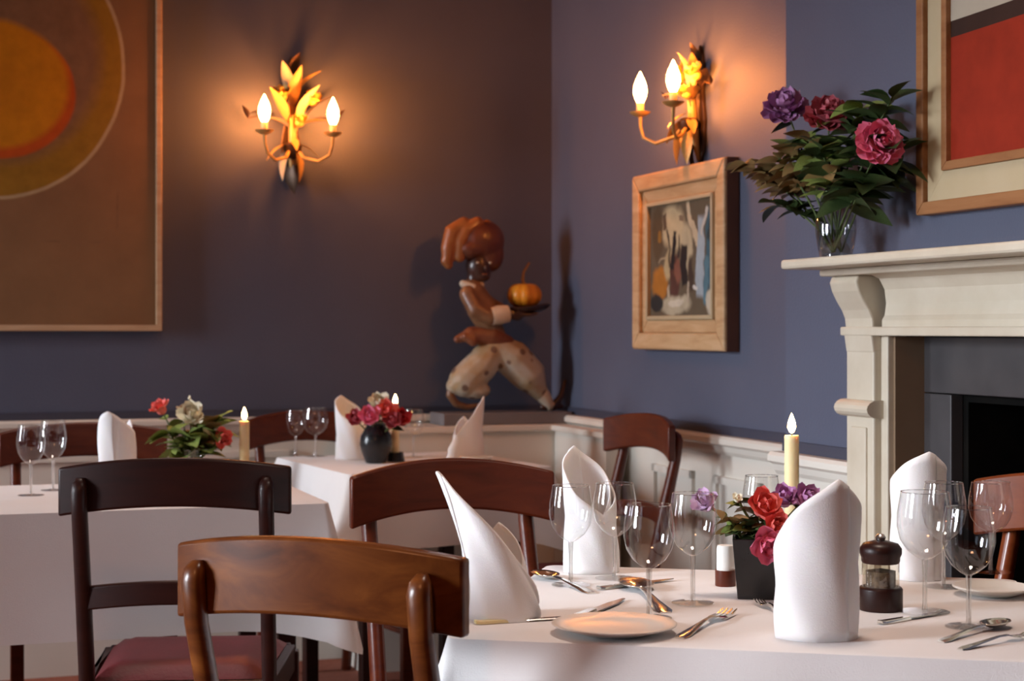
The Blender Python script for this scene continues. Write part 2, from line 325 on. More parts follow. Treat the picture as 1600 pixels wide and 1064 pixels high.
MB().box((-.010, BY, DADO), (0, -.010, DADO+.026)).build('dado_strip', M['strip'], wr)
MB().box((-P_-.010, -2.60, DADO+.012), (-P_, BY, DADO+.038)).build('dado_strip', M['strip'], wc)
# L shaped boxed ledge in the corner, lower than the rail
LZ = .835; LD, LR = .30, .10
lg = struct(MB().box((-.80, -LD, 0), (-.012, -.05, LZ-.022)).box((-LR, -.78, 0), (-.05, -LD, LZ-.022)), 'trim_5', M['cream_paint'])
MB().prism([(-.81, -.05), (-.81, -LD-.015), (-LR-.015, -LD-.015), (-LR-.015, -.79), (-.05, -.79), (-.05, -.05)], 'z', LZ-.022, LZ).build('ledge_top', M['cream_paint'], lg, bevel=.004)
# ================================================================ fireplace
fp = thing('fireplace_surround', 'cream painted fireplace surround with scrolled bracket and thin mantel shelf', 'fireplace', l2w(-P_, OPY0, 0), ANG)
def fpo(x, y): return (x+P_, y-OPY0)                 # room -> surround local
def fbox(a, b_): return MB().box((a[0]+P_, a[1]-OPY0, a[2]), (b_[0]+P_, b_[1]-OPY0, b_[2]))
SH = 1.322; SK = -.42
shelf_y1 = OPY1-.21
o = fbox((SK, shelf_y1, SH-.021), (-P_, -2.567, SH)).build('mantel_shelf', M['mantel'], fp, bevel=.006)
fbox((-.335, shelf_y1+.06, SH-.036), (-P_, -2.585, SH-.021)).build('cornice', M['mantel'], fp, bevel=.005)
# frieze with a shallow cove
fz = [(-.268, 1.176), (-.268, 1.19), (-.262, 1.20), (-.258, 1.225), (-.262, 1.255), (-.275, 1.278), (-.295, SH-.036), (-P_, SH-.036), (-P_, 1.176)]
MB().prism([(p[0]+P_, p[1]) for p in fz], 'y', OPY1-.0-OPY0, 0).build('frieze', M['mantel'], fp)
fbox((-.284, OPY1-.15, OPZ), (-P_, -2.588, 1.176)).build('frieze_ledge', M['mantel'], fp, bevel=.003)
sc_prof = [(-.312, SH-.036), (-.318, 1.272), (-.312, 1.252), (-.300, 1.230), (-.288, 1.212), (-.280, 1.194), (-.278, 1.176), (-.282, 1.160), (-.276, 1.12), (-P_, 1.12), (-P_, SH-.036)]
for y0, y1 in ((-2.713, -2.60), (OPY1-.135, OPY1-.022)):
    lg_ = fbox((-.275, y0, 0), (-P_, y1, 1.13)).build('pilaster', M['mantel'], fp, bevel=.004)
    MB().box((-.280+P_, y0+.025-OPY0, .16), (-.273+P_, y1-.025-OPY0, .96)).build('raised_panel', M['mantel'], lg_, bevel=.003)
    MB().prism([(p[0]+P_, p[1]) for p in sc_prof], 'y', y0-OPY0, y1-OPY0).build('scroll_bracket', M['mantel'], fp, bevel=.004, smooth=False)
    rp = [(-.273-.026*math.sin(PI*i/8), 1.0-.019*math.cos(PI*i/8)) for i in range(9)]+[(-.255, 1.019), (-.255, .981)]
    MB().prism([(p[0]+P_, p[1]) for p in rp], 'y', y0-.012-OPY0, y1+.012-OPY0).build('roll_moulding', M['mantel'], fp)
    fbox((-.295, y0-.012, 0), (-P_, y1+.012, .14)).build('plinth_block', M['mantel'], fp, bevel=.004)
for y0, y1 in ((-2.741, -2.713), (OPY1-.022, OPY1+.006)): fbox((-.258, y0, 0), (-P_+.01, y1, OPZ)).build('inner_slip', M['mantel'], fp, bevel=.003)
fi = thing('fireplace_insert', 'dark slate fireplace insert with black fire opening', 'fireplace', l2w(0, (OPY0+OPY1)/2, 0), ANG)
yc = (OPY0+OPY1)/2
def fib(a, b_): return MB().box((a[0], a[1]-yc, a[2]), (b_[0], b_[1]-yc, b_[2]))
FX = -.175
for y0, y1 in ((-2.750, -2.7415), (OPY1+.0065, OPY1+.015)): fib((-.245, y0, 0), (FX+.05, y1, OPZ-.002)).build('reveal', M['reveal'], fi)
fib((FX, -2.850, 0), (FX+.03, -2.750, 1.035)).build('slate_panel', M['slate'], fi, bevel=.002)
fib((FX, OPY1+.016, 0), (FX+.03, -3.60, 1.035)).build('slate_panel', M['slate'], fi, bevel=.002)
fib((FX, OPY1+.016, 1.037), (FX+.03, -2.750, OPZ-.002)).build('slate_lintel', M['slate'], fi, bevel=.002)
fib((.06, -3.60, 0), (.11, -2.850, 1.035)).build('fireback', M['soot'], fi)
for y0, y1 in ((-2.868, -2.8505), (-3.5995, -3.585)): fib((FX+.03, y0, 0), (.06, y1, 1.035)).build('firebox_cheek', M['soot'], fi)
fib((FX+.03, -3.585, 1.02), (.06, -2.868, 1.035)).build('firebox_top', M['soot'], fi)
# ================================================================ pictures
# large painting on the back wall; canvas metres measured from its lower right corner
pr = thing('painting', 'large brown abstract painting with glowing orange oval in a yellow ring', 'painting', l2w(-1.436, 0, 1.165), ANG)
def cz(u, v): x, _, z = ony(-.03, u, v); return x+1.436, z-1.165
PW, PH = 1.30, 1.36
pa = Paint('abstract_canvas_orange', (.235, .125, .060), .015, 5)
ox, oz = cz(-15, 133); rx, _ = cz(118, 133); orx = rx-ox; orz = cz(-15, 24)[1]-oz
gx, gz = cz(-10, 95); grx = cz(197, 95)[0]-gx; grz = gz-cz(-10, 313)[1]
pa.ellipse((.30, .155, .018), gx, gz, grx, grz, .02)
pa.ellipse((.225, .118, .060), gx+.02, gz+.02, grx*.82, grz*.82, .15)
pa.ellipse((.46, .34, .20), gx, gz, grx, grz, .012, .975)
pa.ellipse((.50, .085, .012), ox+.012, oz-.020, orx*.985, orz*.985, .04)
pa.ellipse((.56, .215, .008), ox-.004, oz+.004, orx*.985, orz*.985, .10)
pa.ellipse((.52, .19, .008), ox-.02, oz-.01, orx*.60, orz*.55, .8)
a_, b_ = cz(184, 325); pa.rect((.235, .125, .062), a_, b_, .006, .09, 0, .5)
a_, b_ = cz(120, 377); pa.rect((.235, .125, .062), a_, b_, .14, .005, 0, .5)
MB().box((-PW+.02, -.030, .02), (-.02, -.005, PH-.02)).build('canvas', pa.done(), pr)
fm = MB()
for a, b_ in (((-PW, -.040, 0), (0, 0, .021)), ((-PW, -.040, PH-.021), (0, 0, PH)), ((-.021, -.040, .021), (0, 0, PH-.021)), ((-PW, -.040, .021), (-PW+.021, 0, PH-.021))): fm.box(a, b_)
fm.build('frame', M['frame_tan'], pr, bevel=.003)
# small landscape-format painting in a deep oak frame on the right wall (local x runs towards the viewer)
k = -.05; q = [onx(k, *p) for p in ((984, 277), (1128, 253), (990, 548), (1147, 552))]
sy0 = (q[0][1]+q[2][1])/2; sy1 = q[1][1]-.012; sw = sy0-sy1; sz0 = 1.108; sh_ = .553
sp_ = thing('painting', 'small dark figure painting in deep pale wooden frame below wall light', 'painting', l2w(0, sy0, sz0), ANG-PI/2)
def framebars(w_, h_, i0, i1, d0, d1, name, m, par, bev=.003):   # a mitred rectangular moulding between insets i0 and i1
    for k_ in range(4):
        o_ = [(i0, i0), (w_-i0, i0), (w_-i1, i1), (i1, i1)] if k_ == 0 else [(w_-i0, i0), (w_-i0, h_-i0), (w_-i1, h_-i1), (w_-i1, i1)] if k_ == 1 else \
             [(w_-i0, h_-i0), (i0, h_-i0), (i1, h_-i1), (w_-i1, h_-i1)] if k_ == 2 else [(i0, h_-i0), (i0, i0), (i1, i1), (i1, h_-i1)]
        MB().prism(o_, 'y', -d0, -d1).build(name, m, par, bevel=bev)
framebars(sw, sh_, 0, .052, .050, .0, 'outer_moulding', M['frame_oak'], sp_, .006)
framebars(sw, sh_, .052, .092, .036, .0, 'inner_moulding', M['frame_oak'], sp_, .005)
framebars(sw, sh_, .092, .105, .044, .0, 'inner_bead', M['slip_cream'], sp_, .004)
framebars(sw, sh_, -.001, .010, .040, .003, 'shaded_frame_side', M['frame_shaded'], sp_, 0)  # frame sides coloured darker than the oak, shade put into the colour
cw, ch = sw-.21, sh_-.21
pa = Paint('abstract_canvas_figures', (.13, .10, .065), .05, 14)
def c01(u, v): return .105+u*cw, .105+v*ch
def E(col, u, v, ru, rv, soft=.28, rot=0): x, z = c01(u, v); pa.ellipse(col, x, z, ru*cw, rv*ch, soft, None, rot)
def R(col, u, v, ru, rv, rot=0, soft=.15): x, z = c01(u, v); pa.rect(col, x, z, ru*cw, rv*ch, rot, soft)
E((.52, .43, .26), .38, .78, .22, .24); E((.50, .42, .27), .60, .60, .10, .25); E((.10, .07, .04), .12, .75, .10, .30); E((.30, .15, .035), .15, .72, .04, .06)
E((.42, .17, .03), .16, .30, .15, .16); E((.45, .36, .2), .30, .45, .08, .15); R((.10, .045, .035), .40, .36, .07, .20); E((.22, .09, .06), .45, .40, .06, .12)
R((.02, .018, .02), .38, .58, .03, .18, .1); R((.025, .02, .02), .55, .45, .05, .20); E((.06, .04, .03), .66, .35, .06, .18)
E((.46, .40, .28), .40, .10, .28, .10); E((.62, .56, .44), .42, .12, .14, .04); E((.03, .03, .03), .10, .12, .12, .10)
R((.55, .45, .30), .70, .75, .03, .30, -.5); R((.36, .42, .46), .80, .50, .06, .38, .05); E((.05, .12, .16), .93, .55, .06, .42); E((.62, .60, .55), .72, .24, .04, .03)
R((.10, .20, .25), .88, .30, .03, .22, .1); E((.5, .45, .35), .95, .12, .08, .12)
for u, v, hu, hv, c in [(.3, .62, .012, .20, (.04, .03, .025)), (.47, .62, .010, .12, (.03, .025, .025)), (.24, .85, .03, .05, (.12, .08, .05)), (.52, .86, .04, .03, (.20, .15, .10)), (.86, .80, .02, .15, (.55, .52, .46)), (.60, .20, .015, .10, (.45, .38, .28)), (.20, .50, .06, .012, (.35, .28, .18)), (.30, .22, .02, .05, (.5, .42, .3)), (.97, .80, .03, .20, (.03, .05, .06))]: R(c, u, v, hu, hv, u-.5)
MB().box((.103, -.030, .103), (sw-.103, -.005, sh_-.103)).build('canvas', pa.done(), sp_)
# red block painting above the mantel
k = -P_-.03; bz = 1.405; by0 = onx(k, 1433, 328)[1]; bw, bh = .95, .95
bp = thing('painting', 'red and cream block painting in pale wooden frame above the mantel', 'painting', l2w(-P_, by0, bz), ANG-PI/2)
framebars(bw, bh, 0, .026, .034, 0, 'outer_frame', M['frame_brown'], bp, .003)
framebars(bw, bh, .026, .085, .022, 0, 'slip', M['slip_cream'], bp, .001)
framebars(bw, bh, .085, .103, .030, 0, 'inner_frame', M['frame_brown'], bp, .002)
pa = Paint('abstract_canvas_red', (.47, .41, .32), .004, 4)
pa.rect((.31, .028, .011), .5, .103+.128, .5, .128, 0, .01); pa.rect((.045, .022, .016), .5, .375, .5, .017, -.02, .06); pa.ellipse((.02, .015, .015), .22, .575, .06, .05, .1)
MB().box((.100, -.018, .100), (bw-.100, -.004, bh-.100)).build('canvas', pa.done(), bp)
# ================================================================ petals and leaves
def petal_mesh(name, m, wd=1, ln=1, cup=.4, ruff=0):
    def fn(u, v):
        x = (u-.5)*2; wv = wd*.5*(math.sin(PI*min(1, .12+.80*v))**.7)
        return (x*wv, cup*ln*(v*v*.6)+.18*wd*x*x+ruff*math.sin(x*7+v*3)*v*.12, ln*v)
    return MB().grid(fn, 4, 4).mesh(name, m, True)
def leaf_mesh(name, m, wd=.62, fold=.25, droop=.35):
    def fn(u, v):
        x = (u-.5)*2; wv = wd*.5*(math.sin(PI*v**.8)**.9+.02)
        return (x*wv, fold*abs(x)*wv-droop*v*v, v)
    return MB().grid(fn, 2, 6).mesh(name, m, True)
PET = {}
for c in ('pink', 'coral', 'red', 'deep_red', 'purple', 'lilac', 'white_petal', 'gilt_yellow'): PET[c] = petal_mesh('petal', M[c], .95, 1, .45, .5)
LEAF = {c: leaf_mesh('leaf', M[c]) for c in ('green', 'dark_green', 'olive')}
GLEAF = leaf_mesh('gilt_leaf', M['gilt'], .34, .3, .3); ILEAF = leaf_mesh('ivory_leaf', M['ivory_leaf'], .36, .3, .3); BLEAF = leaf_mesh('bronze_leaf', M['bronze'], .5, .3, .3)
def bloom(par, c, r, col, n=(5, 6, 7), axis=(0, 0, 1), open_=.9):
    c = Vector(c); cb = MB().sphere((0, 0, 0), r*.45, 10, 6).build('bloom', PET[col].materials[0], par, True, loc=c)
    qx = Vector(axis).to_track_quat('Z', 'Y')
    for L_, k_ in enumerate(n):
        tilt = .25+open_*1.25*L_/max(1, len(n)-1)
        for i in range(k_):
            az = 2*PI*(i+.37*L_)/k_+random.uniform(-.15, .15)
            qr = qx @ Matrix.Rotation(az, 4, 'Z').to_quaternion() @ Matrix.Rotation(tilt+random.uniform(-.12, .12), 4, 'X').to_quaternion()
            inst(PET[col], 'petal', cb, (0, 0, 0), qr.to_euler(), r*(.78+.3*L_/len(n))*random.uniform(.92, 1.08))
    return cb
def stem_curve(b_, t, sag=.0, n=7):
    b_, t = Vector(b_), Vector(t); mid = (b_+t)/2+Vector((0, 0, sag)); return [(1-s)**2*b_+2*s*(1-s)*mid+s*s*t for s in [i/(n-1) for i in range(n)]]
def leaves_on(par, pts, n, col, size, s0=.35, rnd=1.0):
    for i in range(n):
        s = s0+(1-s0)*(i+.5)/n; f = s*(len(pts)-1); j = min(int(f), len(pts)-2); p = pts[j].lerp(pts[j+1], f-j)
        az = i*2.4+random.uniform(-.6, .6); d = Vector((math.cos(az), math.sin(az)*.8, random.uniform(-.15, .85)*rnd))
        e = (Matrix.Rotation(random.uniform(-.6, .6), 4, d) @ d.to_track_quat('Z', 'Y').to_matrix().to_4x4()).to_euler()
        inst(LEAF[random.choice(col) if isinstance(col, tuple) else col], 'leaf', par, p, e, size*random.uniform(.75, 1.2))
def flower(name, label, cat, base, tip, col, r, nleaf=3, lcol='green', lsize=.05, axis=None, n=(4, 5, 6), group=None, sag=0, s0=.35, open_=.9):
    base, tip = Vector(base), Vector(tip); t = thing(name, label, cat, base, 0, group); d = tip-base; pts = stem_curve((0, 0, 0), d, sag)
    MB().tube(pts, .0022, 6).build('stem', M['stemgreen'], t, True)
    if col: bloom(t, d, r, col, n, axis or (d.x*.5, -.5, .7), open_)
    if nleaf: leaves_on(t, pts, nleaf, lcol, lsize, s0)
    return t
# ================================================================ vase of flowers on the mantel
VK = -.325; vx, vy, _ = onx(VK, 1306, 397); vloc = l2w(VK, vy, SH)
vs_ = thing('glass_vase', 'clear glass vase of flowers standing on the mantel shelf', 'vase', vloc, 0)
vp = [(.030, 0), (.034, .004), (.040, .030), (.0445, .060), (.043, .085), (.036, .108), (.033, .118), (.036, .126)]
MB().lathe(vp, 32, caps=False).build('body', M['vaseglass'], vs_, True)
MB().lathe([(0, .0015), (.029, .0015), (.029, .010), (0, .010)], 24).build('glass_base', M['vaseglass'], vs_, True)
MB().lathe([(.028, .012), (.036, .030), (.0405, .055), (.0405, .062), (0, .062)], 28).build('water', M['vaseglass'], vs_, True)
def mp(u, v, k=VK): x, y, z = onx(k, u, v); return l2w(x, y, z)
VT = vloc+Vector((0, 0, .02))
grp = 'stems in the mantel vase'
def vb(i): return vloc+Vector((.012*math.cos(i*2.1), .012*math.sin(i*2.1), .016))
flower('purple_flower', 'purple round bloom at the left of the mantel bouquet', 'flower', vb(0), mp(1228, 170, -.34), 'purple', .050, 6, 'dark_green', .05, (-.2, -.7, .7), (6, 9, 12, 12), s0=.55, open_=1.3)
flower('red_flower', 'dusky red round bloom in the middle of the mantel bouquet', 'flower', vb(1), mp(1294, 183, -.32), 'deep_red', .050, 8, ('green', 'dark_green'), .055, (0, -.7, .7), (6, 9, 12, 12), s0=.55, open_=1.3)
flower('pink_flower', 'bright pink ruffled bloom at the right of the mantel bouquet', 'flower', vb(2), mp(1374, 224, -.36), 'pink', .048, 8, 'dark_green', .075, (.1, -.9, .3), (6, 9, 12, 12), s0=.5, open_=1.3)
for i, (lab, u, v, k_, c, n_, sz) in enumerate([
    ('olive leafy spray reaching far left over the small painting', 1160, 255, -.36, 'olive', 24, .058), ('russet leafy spray low at the left of the mantel bouquet', 1195, 262, -.34, 'olive', 26, .060),
    ('drooping green sprig hanging lowest left of the mantel vase', 1215, 322, -.36, 'dark_green', 16, .060), ('mid green spray between purple and red mantel blooms', 1262, 215, -.36, ('green', 'dark_green', 'olive'), 28, .062),
    ('green leafy spray just above the mantel vase rim', 1300, 265, -.38, ('green', 'olive', 'dark_green'), 24, .065), ('tall dark spray at the top right of the mantel bouquet', 1395, 150, -.325, 'dark_green', 24, .070),
    ('dark leafy spray behind the bright pink mantel bloom', 1395, 235, -.315, 'dark_green', 30, .085), ('dark green sprig leaning right beneath the bright pink mantel bloom', 1352, 290, -.36, 'dark_green', 26, .080),
    ('leafy green spray under the purple mantel bloom', 1238, 232, -.36, ('green', 'olive'), 24, .060), ('bright green spray under the dusky red mantel bloom', 1282, 228, -.38, ('green', 'dark_green'), 24, .062), ('russet leaf cluster in the left half of the mantel bouquet', 1215, 245, -.38, 'olive', 22, .058),
    ('dark green spray rising behind the dusky red bloom', 1345, 165, -.315, ('dark_green', 'green'), 26, .070)]):
    flower('foliage_spray', lab, 'foliage', vb(i+3), mp(u, v, k_), None, 0, n_, c, sz, s0=.50, group=grp, sag=.05)
# ================================================================ wall lights
def sconce(label, loc, rz, lightgroup, tk=1.0):
    t = thing('wall_light', label, 'wall light', loc, rz, lightgroup)
    pts = [(-.028, -.17), (-.036, -.08), (-.022, 0), (-.030, .10), (-.016, .19), (0, .235), (.016, .19), (.030, .10), (.022, 0), (.036, -.08), (.028, -.17), (0, -.22)]
    pts = [(a, z*tk if z > 0 else z) for a, z in pts]
    MB().prism(pts, 'y', -.012, 0).build('backplate', M['bronze'], t, bevel=.003)
    MB().tube([(0, -.012, -.20), (.004, -.03, -.12), (0, -.035, -.02), (-.004, -.03, .08), (0, -.02, .17*tk)], [.006, .016, .013, .011, .005], 10).build('stem', M['gilt'], t, True)
    MB().lathe([(0, -.135), (.012, -.13), (.030, -.105), (.034, -.085), (.022, -.075), (0, -.073)], 16, (0, -.045, 0)).build('bracket_cup', M['bronze'], t, True)
    for sx in (-1, 1):
        a = [(sx*.005, -.045, -.085), (sx*.03, -.08, -.13), (sx*.075, -.12, -.145), (sx*.108, -.145, -.125), (sx*.118, -.15, -.09), (sx*.12, -.15, -.058)]
        MB().tube(a, [.006, .006, .0055, .005, .005, .006], 8).build('arm', M['gilt'], t, True)
        MB().lathe([(.004, -.062), (.018, -.058), (.030, -.050), (.032, -.046), (.012, -.049), (0, -.05)], 18, (sx*.12, -.15, 0)).build('drip_pan', M['gilt'], t, True)
        sl = MB().lathe([(.011, -.05), (.012, -.02), (.011, -.018), (0, -.018)], 14, (sx*.12, -.15, 0)).build('candle_sleeve', M['wax'], t, True)
        MB().lathe([(.009, -.018), (.016, -.004), (.0205, .014), (.019, .032), (.013, .050), (.007, .062), (.0018, .074), (0, .076)], 12, (sx*.12, -.15, 0)).build('bulb', M['bulb'], t, True)
    def gl(p, d, s, me=GLEAF, nm='leaf'):
        inst(me, nm, t, (p[0], p[1], p[2]*(tk if p[2] > 0 else 1)), look(d), s*(tk if d[2] > .9 else 1))
    gl((-.012, -.035, .10), (-.15, -.25, 1), .12, ILEAF); gl((.012, -.035, .10), (.6, -.35, 1), .12); gl((-.02, -.04, .0), (-.35, -.3, 1), .14); gl((.02, -.04, .0), (.25, -.3, 1), .15, ILEAF)
    gl((-.012, -.04, -.02), (-.9, -.35, .55), .11, ILEAF); gl((.012, -.04, -.02), (.9, -.35, .5), .12); gl((-.02, -.05, -.08), (-1, -.3, -.4), .10); gl((.02, -.05, -.08), (1, -.3, -.35), .09)
    gl((-.015, -.05, -.09), (-.5, -.3, -1), .12, ILEAF); gl((.01, -.05, -.09), (.3, -.3, -1), .12); gl((0, -.04, .05), (.05, -.2, 1), .15); gl((0, -.05, -.06), (0, -.8, -.3), .08)
    gl((0, -.03, -.14), (-.1, -.1, -1), .11, BLEAF); gl((0, -.02, .15), (.1, -.2, 1), .10, BLEAF); gl((.05, -.03, .02), (.7, -.1, 1), .12, BLEAF); gl((-.06, -.02, .02), (-1.0, -.1, .35), .09, BLEAF)
    for p, r in (((-.042, -.055, .085*tk), .044), ((.068, -.05, .075*tk), .040), ((.02, -.06, -.005), .036)):
        d = Vector(p)-Vector((0, -.03, 0)); MB().tube([(0, -.03, p[2]-.06), p], .003, 6).build('flower_stalk', M['gilt'], t, True)
        bloom(t, p, r, 'gilt_yellow', (4, 5), (p[0]*3, -.6, .8), .75)
    for sx in (-1, 1):
        MB().tube([(0, -.03, -.02), (sx*.10, -.04, .02), (sx*.16, -.05, .005)], .0025, 6).build('side_stalk', M['bronze'], t, True)
        gl((sx*.16, -.05, .005), (sx*.25, -.2, 1), .05, BLEAF)
    return t
sconce('gilt leaf wall light with two lit bulbs on the dark back wall', l2w(-.985, 0, 1.90), ANG, 'gilt wall lights')
sconce('gilt leaf wall light with two lit bulbs above the small painting', l2w(0, -1.295, 1.875), ANG-PI/2, 'gilt wall lights', .62)
# ================================================================ statue in the corner
pl = MB().box((-.50, -.265, LZ), (-.02, -.095, LZ+.042)); o = pl.build('plinth', M['plinth'], None, **ROOM0, bevel=.004); tag(o, 'low grey slab under the striding figure', 'plinth')
SY = -.185; sb = ony(SY, 780, 640); SZ = LZ+.042
st = thing('statue', 'painted striding turbaned figure holding a tray in the wall corner', 'statue', l2w(sb[0], SY, SZ), ANG)
dz0 = SZ-sb[2]
def sp(u, v, d=0):
    x, _, z = ony(SY, u, v); return Vector((x-sb[0], d, max(z-sb[2], .015)))
def blob(name, parts, m, par, voxel=.005):
    mbb = MB()
    for pts, rad in parts:
        pts = [Vector(p) for p in pts]
        if len(pts) == 1: mbb.sphere(pts[0], rad, 18, 12)
        else:
            mbb.tube(pts, rad, 12)
            mbb.sphere(pts[0], rad[0]*.999, 12, 8); mbb.sphere(pts[-1], rad[-1]*.999, 12, 8)
    o = mbb.build(name, m, par, True); d = o.modifiers.new('remesh', 'REMESH'); d.mode = 'VOXEL'; d.voxel_size = voxel; d.use_smooth_shade = True
    d = o.modifiers.new('smooth', 'SMOOTH'); d.iterations = 10; return o
px = .00238
hd = blob('head', [([sp(748, 412)], (20*px, 20*px, 24*px)), ([sp(742, 425), sp(738, 448)], [11*px, 10*px]), ([sp(752, 428, -.012)], (13*px, 13*px, 9*px))], M['st_dark'], st)
for u, d in ((740, -.046), (760, -.044)): MB().sphere(sp(u, 408, d), (.006, .004, .0045), 10, 6).build('eye', M['st_cream'], hd, True)
MB().sphere(sp(752, 416, -.050), (.006, .008, .009), 10, 6).build('nose', M['st_dark'], hd, True)
MB().sphere(sp(751, 426, -.046), (.011, .006, .004), 10, 6).build('mouth', M['st_sash'], hd, True)
tb = blob('turban', [([sp(752, 372)], (36*px, 30*px, 31*px)), ([sp(765, 395)], (22*px, 22*px, 26*px)), ([sp(735, 385)], (26*px, 26*px, 18*px))], M['st_turban'], st)
blob('turban_wrap', [([sp(u, v, -.030+.0006*abs(u-740)) for u, v in pts], [a*px for a in r_]) for pts, r_ in (([(699, 402), (700, 385), (706, 358), (722, 346)], [9, 12, 13, 10]), ([(716, 398), (718, 376), (726, 356), (742, 346)], [9, 13, 13, 10]),
    ([(736, 394), (738, 374), (746, 356), (758, 348)], [6, 11, 11, 8]), ([(697, 404), (700, 411)], [9, 7]))], M['st_wrap'], tb, .004)
blob('torso', [([sp(738, 448), sp(752, 478), sp(772, 520)], [17*px, 23*px, 18*px]), ([sp(728, 456, -.02), sp(738, 482, -.045), sp(760, 492, -.055)], [13*px, 14*px, 12*px]),
               ([sp(745, 455, .02), sp(775, 475, .045), sp(800, 485, .04)], [12*px, 12*px, 9*px])], M['st_brown'], st)
blob('collar', [([sp(722, 440, -.01), sp(736, 446, -.025), sp(750, 442, -.01)], [6*px, 7*px, 6*px])], M['st_cream'], st, .004)
for d in (-.055, .045): MB().tube([sp(760, 491, d), sp(772, 489, d), sp(786, 487, d)], [13*px, 14.5*px, 13*px], 14).build('cuff', M['st_cream'], st, True)
for d in (-.05, .04):
    hp = [([sp(786, 487, d), sp(802, 489, d)], [8*px, 9*px])]+[([sp(800, 488, d+f), sp(818, 489, d+f*1.3), sp(828, 487, d+f*1.4)], [3.2*px, 3*px, 2.4*px]) for f in (-.018, -.006, .006, .018)]+[([sp(796, 487, d-.015), sp(806, 480, d-.024)], [3.2*px, 2.6*px])]
    blob('hand', hp, M['st_dark'], st, .003)
ty = sp(818, 478).z
trp = [(.001, -.012), (.06, -.012), (.086, -.002), (.098, .012), (.095, .014), (.082, .004), (.056, -.005), (.001, -.005)]
tr = MB().lathe(trp, 30).build('tray', M['st_dark'], st, True, loc=sp(819, 481)); tr.rotation_euler = (0, math.radians(-6), 0)
blob('sash', [([sp(735, 520, -.01), sp(765, 522, -.02), sp(790, 535, -.01)], [13*px, 16*px, 14*px]), ([sp(735, 520, 0), sp(714, 527, 0)], [11*px, 6*px]), ([sp(735, 530, -.03), sp(722, 522, -.03)], [8*px, 5*px])], M['st_sash'], st)
blob('trousers', [([sp(775, 540), sp(800, 556), sp(828, 585), sp(842, 608)], [22*px, 29*px, 27*px, 14*px]), ([sp(770, 542), sp(752, 568), sp(726, 592)], [22*px, 26*px, 25*px]),
                  ([sp(726, 592), sp(710, 600)], [25*px, 13*px]), ([sp(742, 606)], (24*px, 20*px, 14*px))], M['st_trousers'], st)
blob('shoe', [([sp(706, 600), sp(703, 614), sp(713, 628), sp(730, 633), sp(748, 629)], [7*px, 6.5*px, 6*px, 5*px, 3*px])], M['st_brown'], st, .004)
blob('stocking', [([sp(842, 606), sp(852, 620), sp(858, 630)], [13*px, 11*px, 9*px])], M['st_cream'], st, .004)
blob('shoe', [([sp(848, 636), sp(864, 632), sp(877, 615), sp(883, 592)], [6*px, 7*px, 5.5*px, 3*px]), ([sp(848, 634), sp(862, 636), sp(878, 636)], [5*px, 5*px, 4*px])], M['st_dark'], st, .004)
pk = thing('pumpkin', 'small orange pumpkin with long stalk on the tray of the figure', 'pumpkin', l2w(sb[0]+sp(819, 478).x, SY, SZ+sp(819, 478).z-.002), ANG)
def pum(u, v):
    th = 2*PI*u; ph = PI*v; r = .063*math.sin(ph)**.85*(1-.10*abs(math.cos(th*4.5))**6)
    return (r*math.cos(th), r*math.sin(th), .048-.047*math.cos(ph)-.010*math.exp(-((math.pi-ph)/.35)**2))
MB().grid(pum, 54, 16).build('body', M['pumpkin'], pk, True)
MB().tube([(0, 0, .080), (-.006, 0, .105), (-.002, 0, .130), (.020, 0, .165)], [.010, .006, .005, .004], 8).build('stalk', M['pstem'], pk, True)
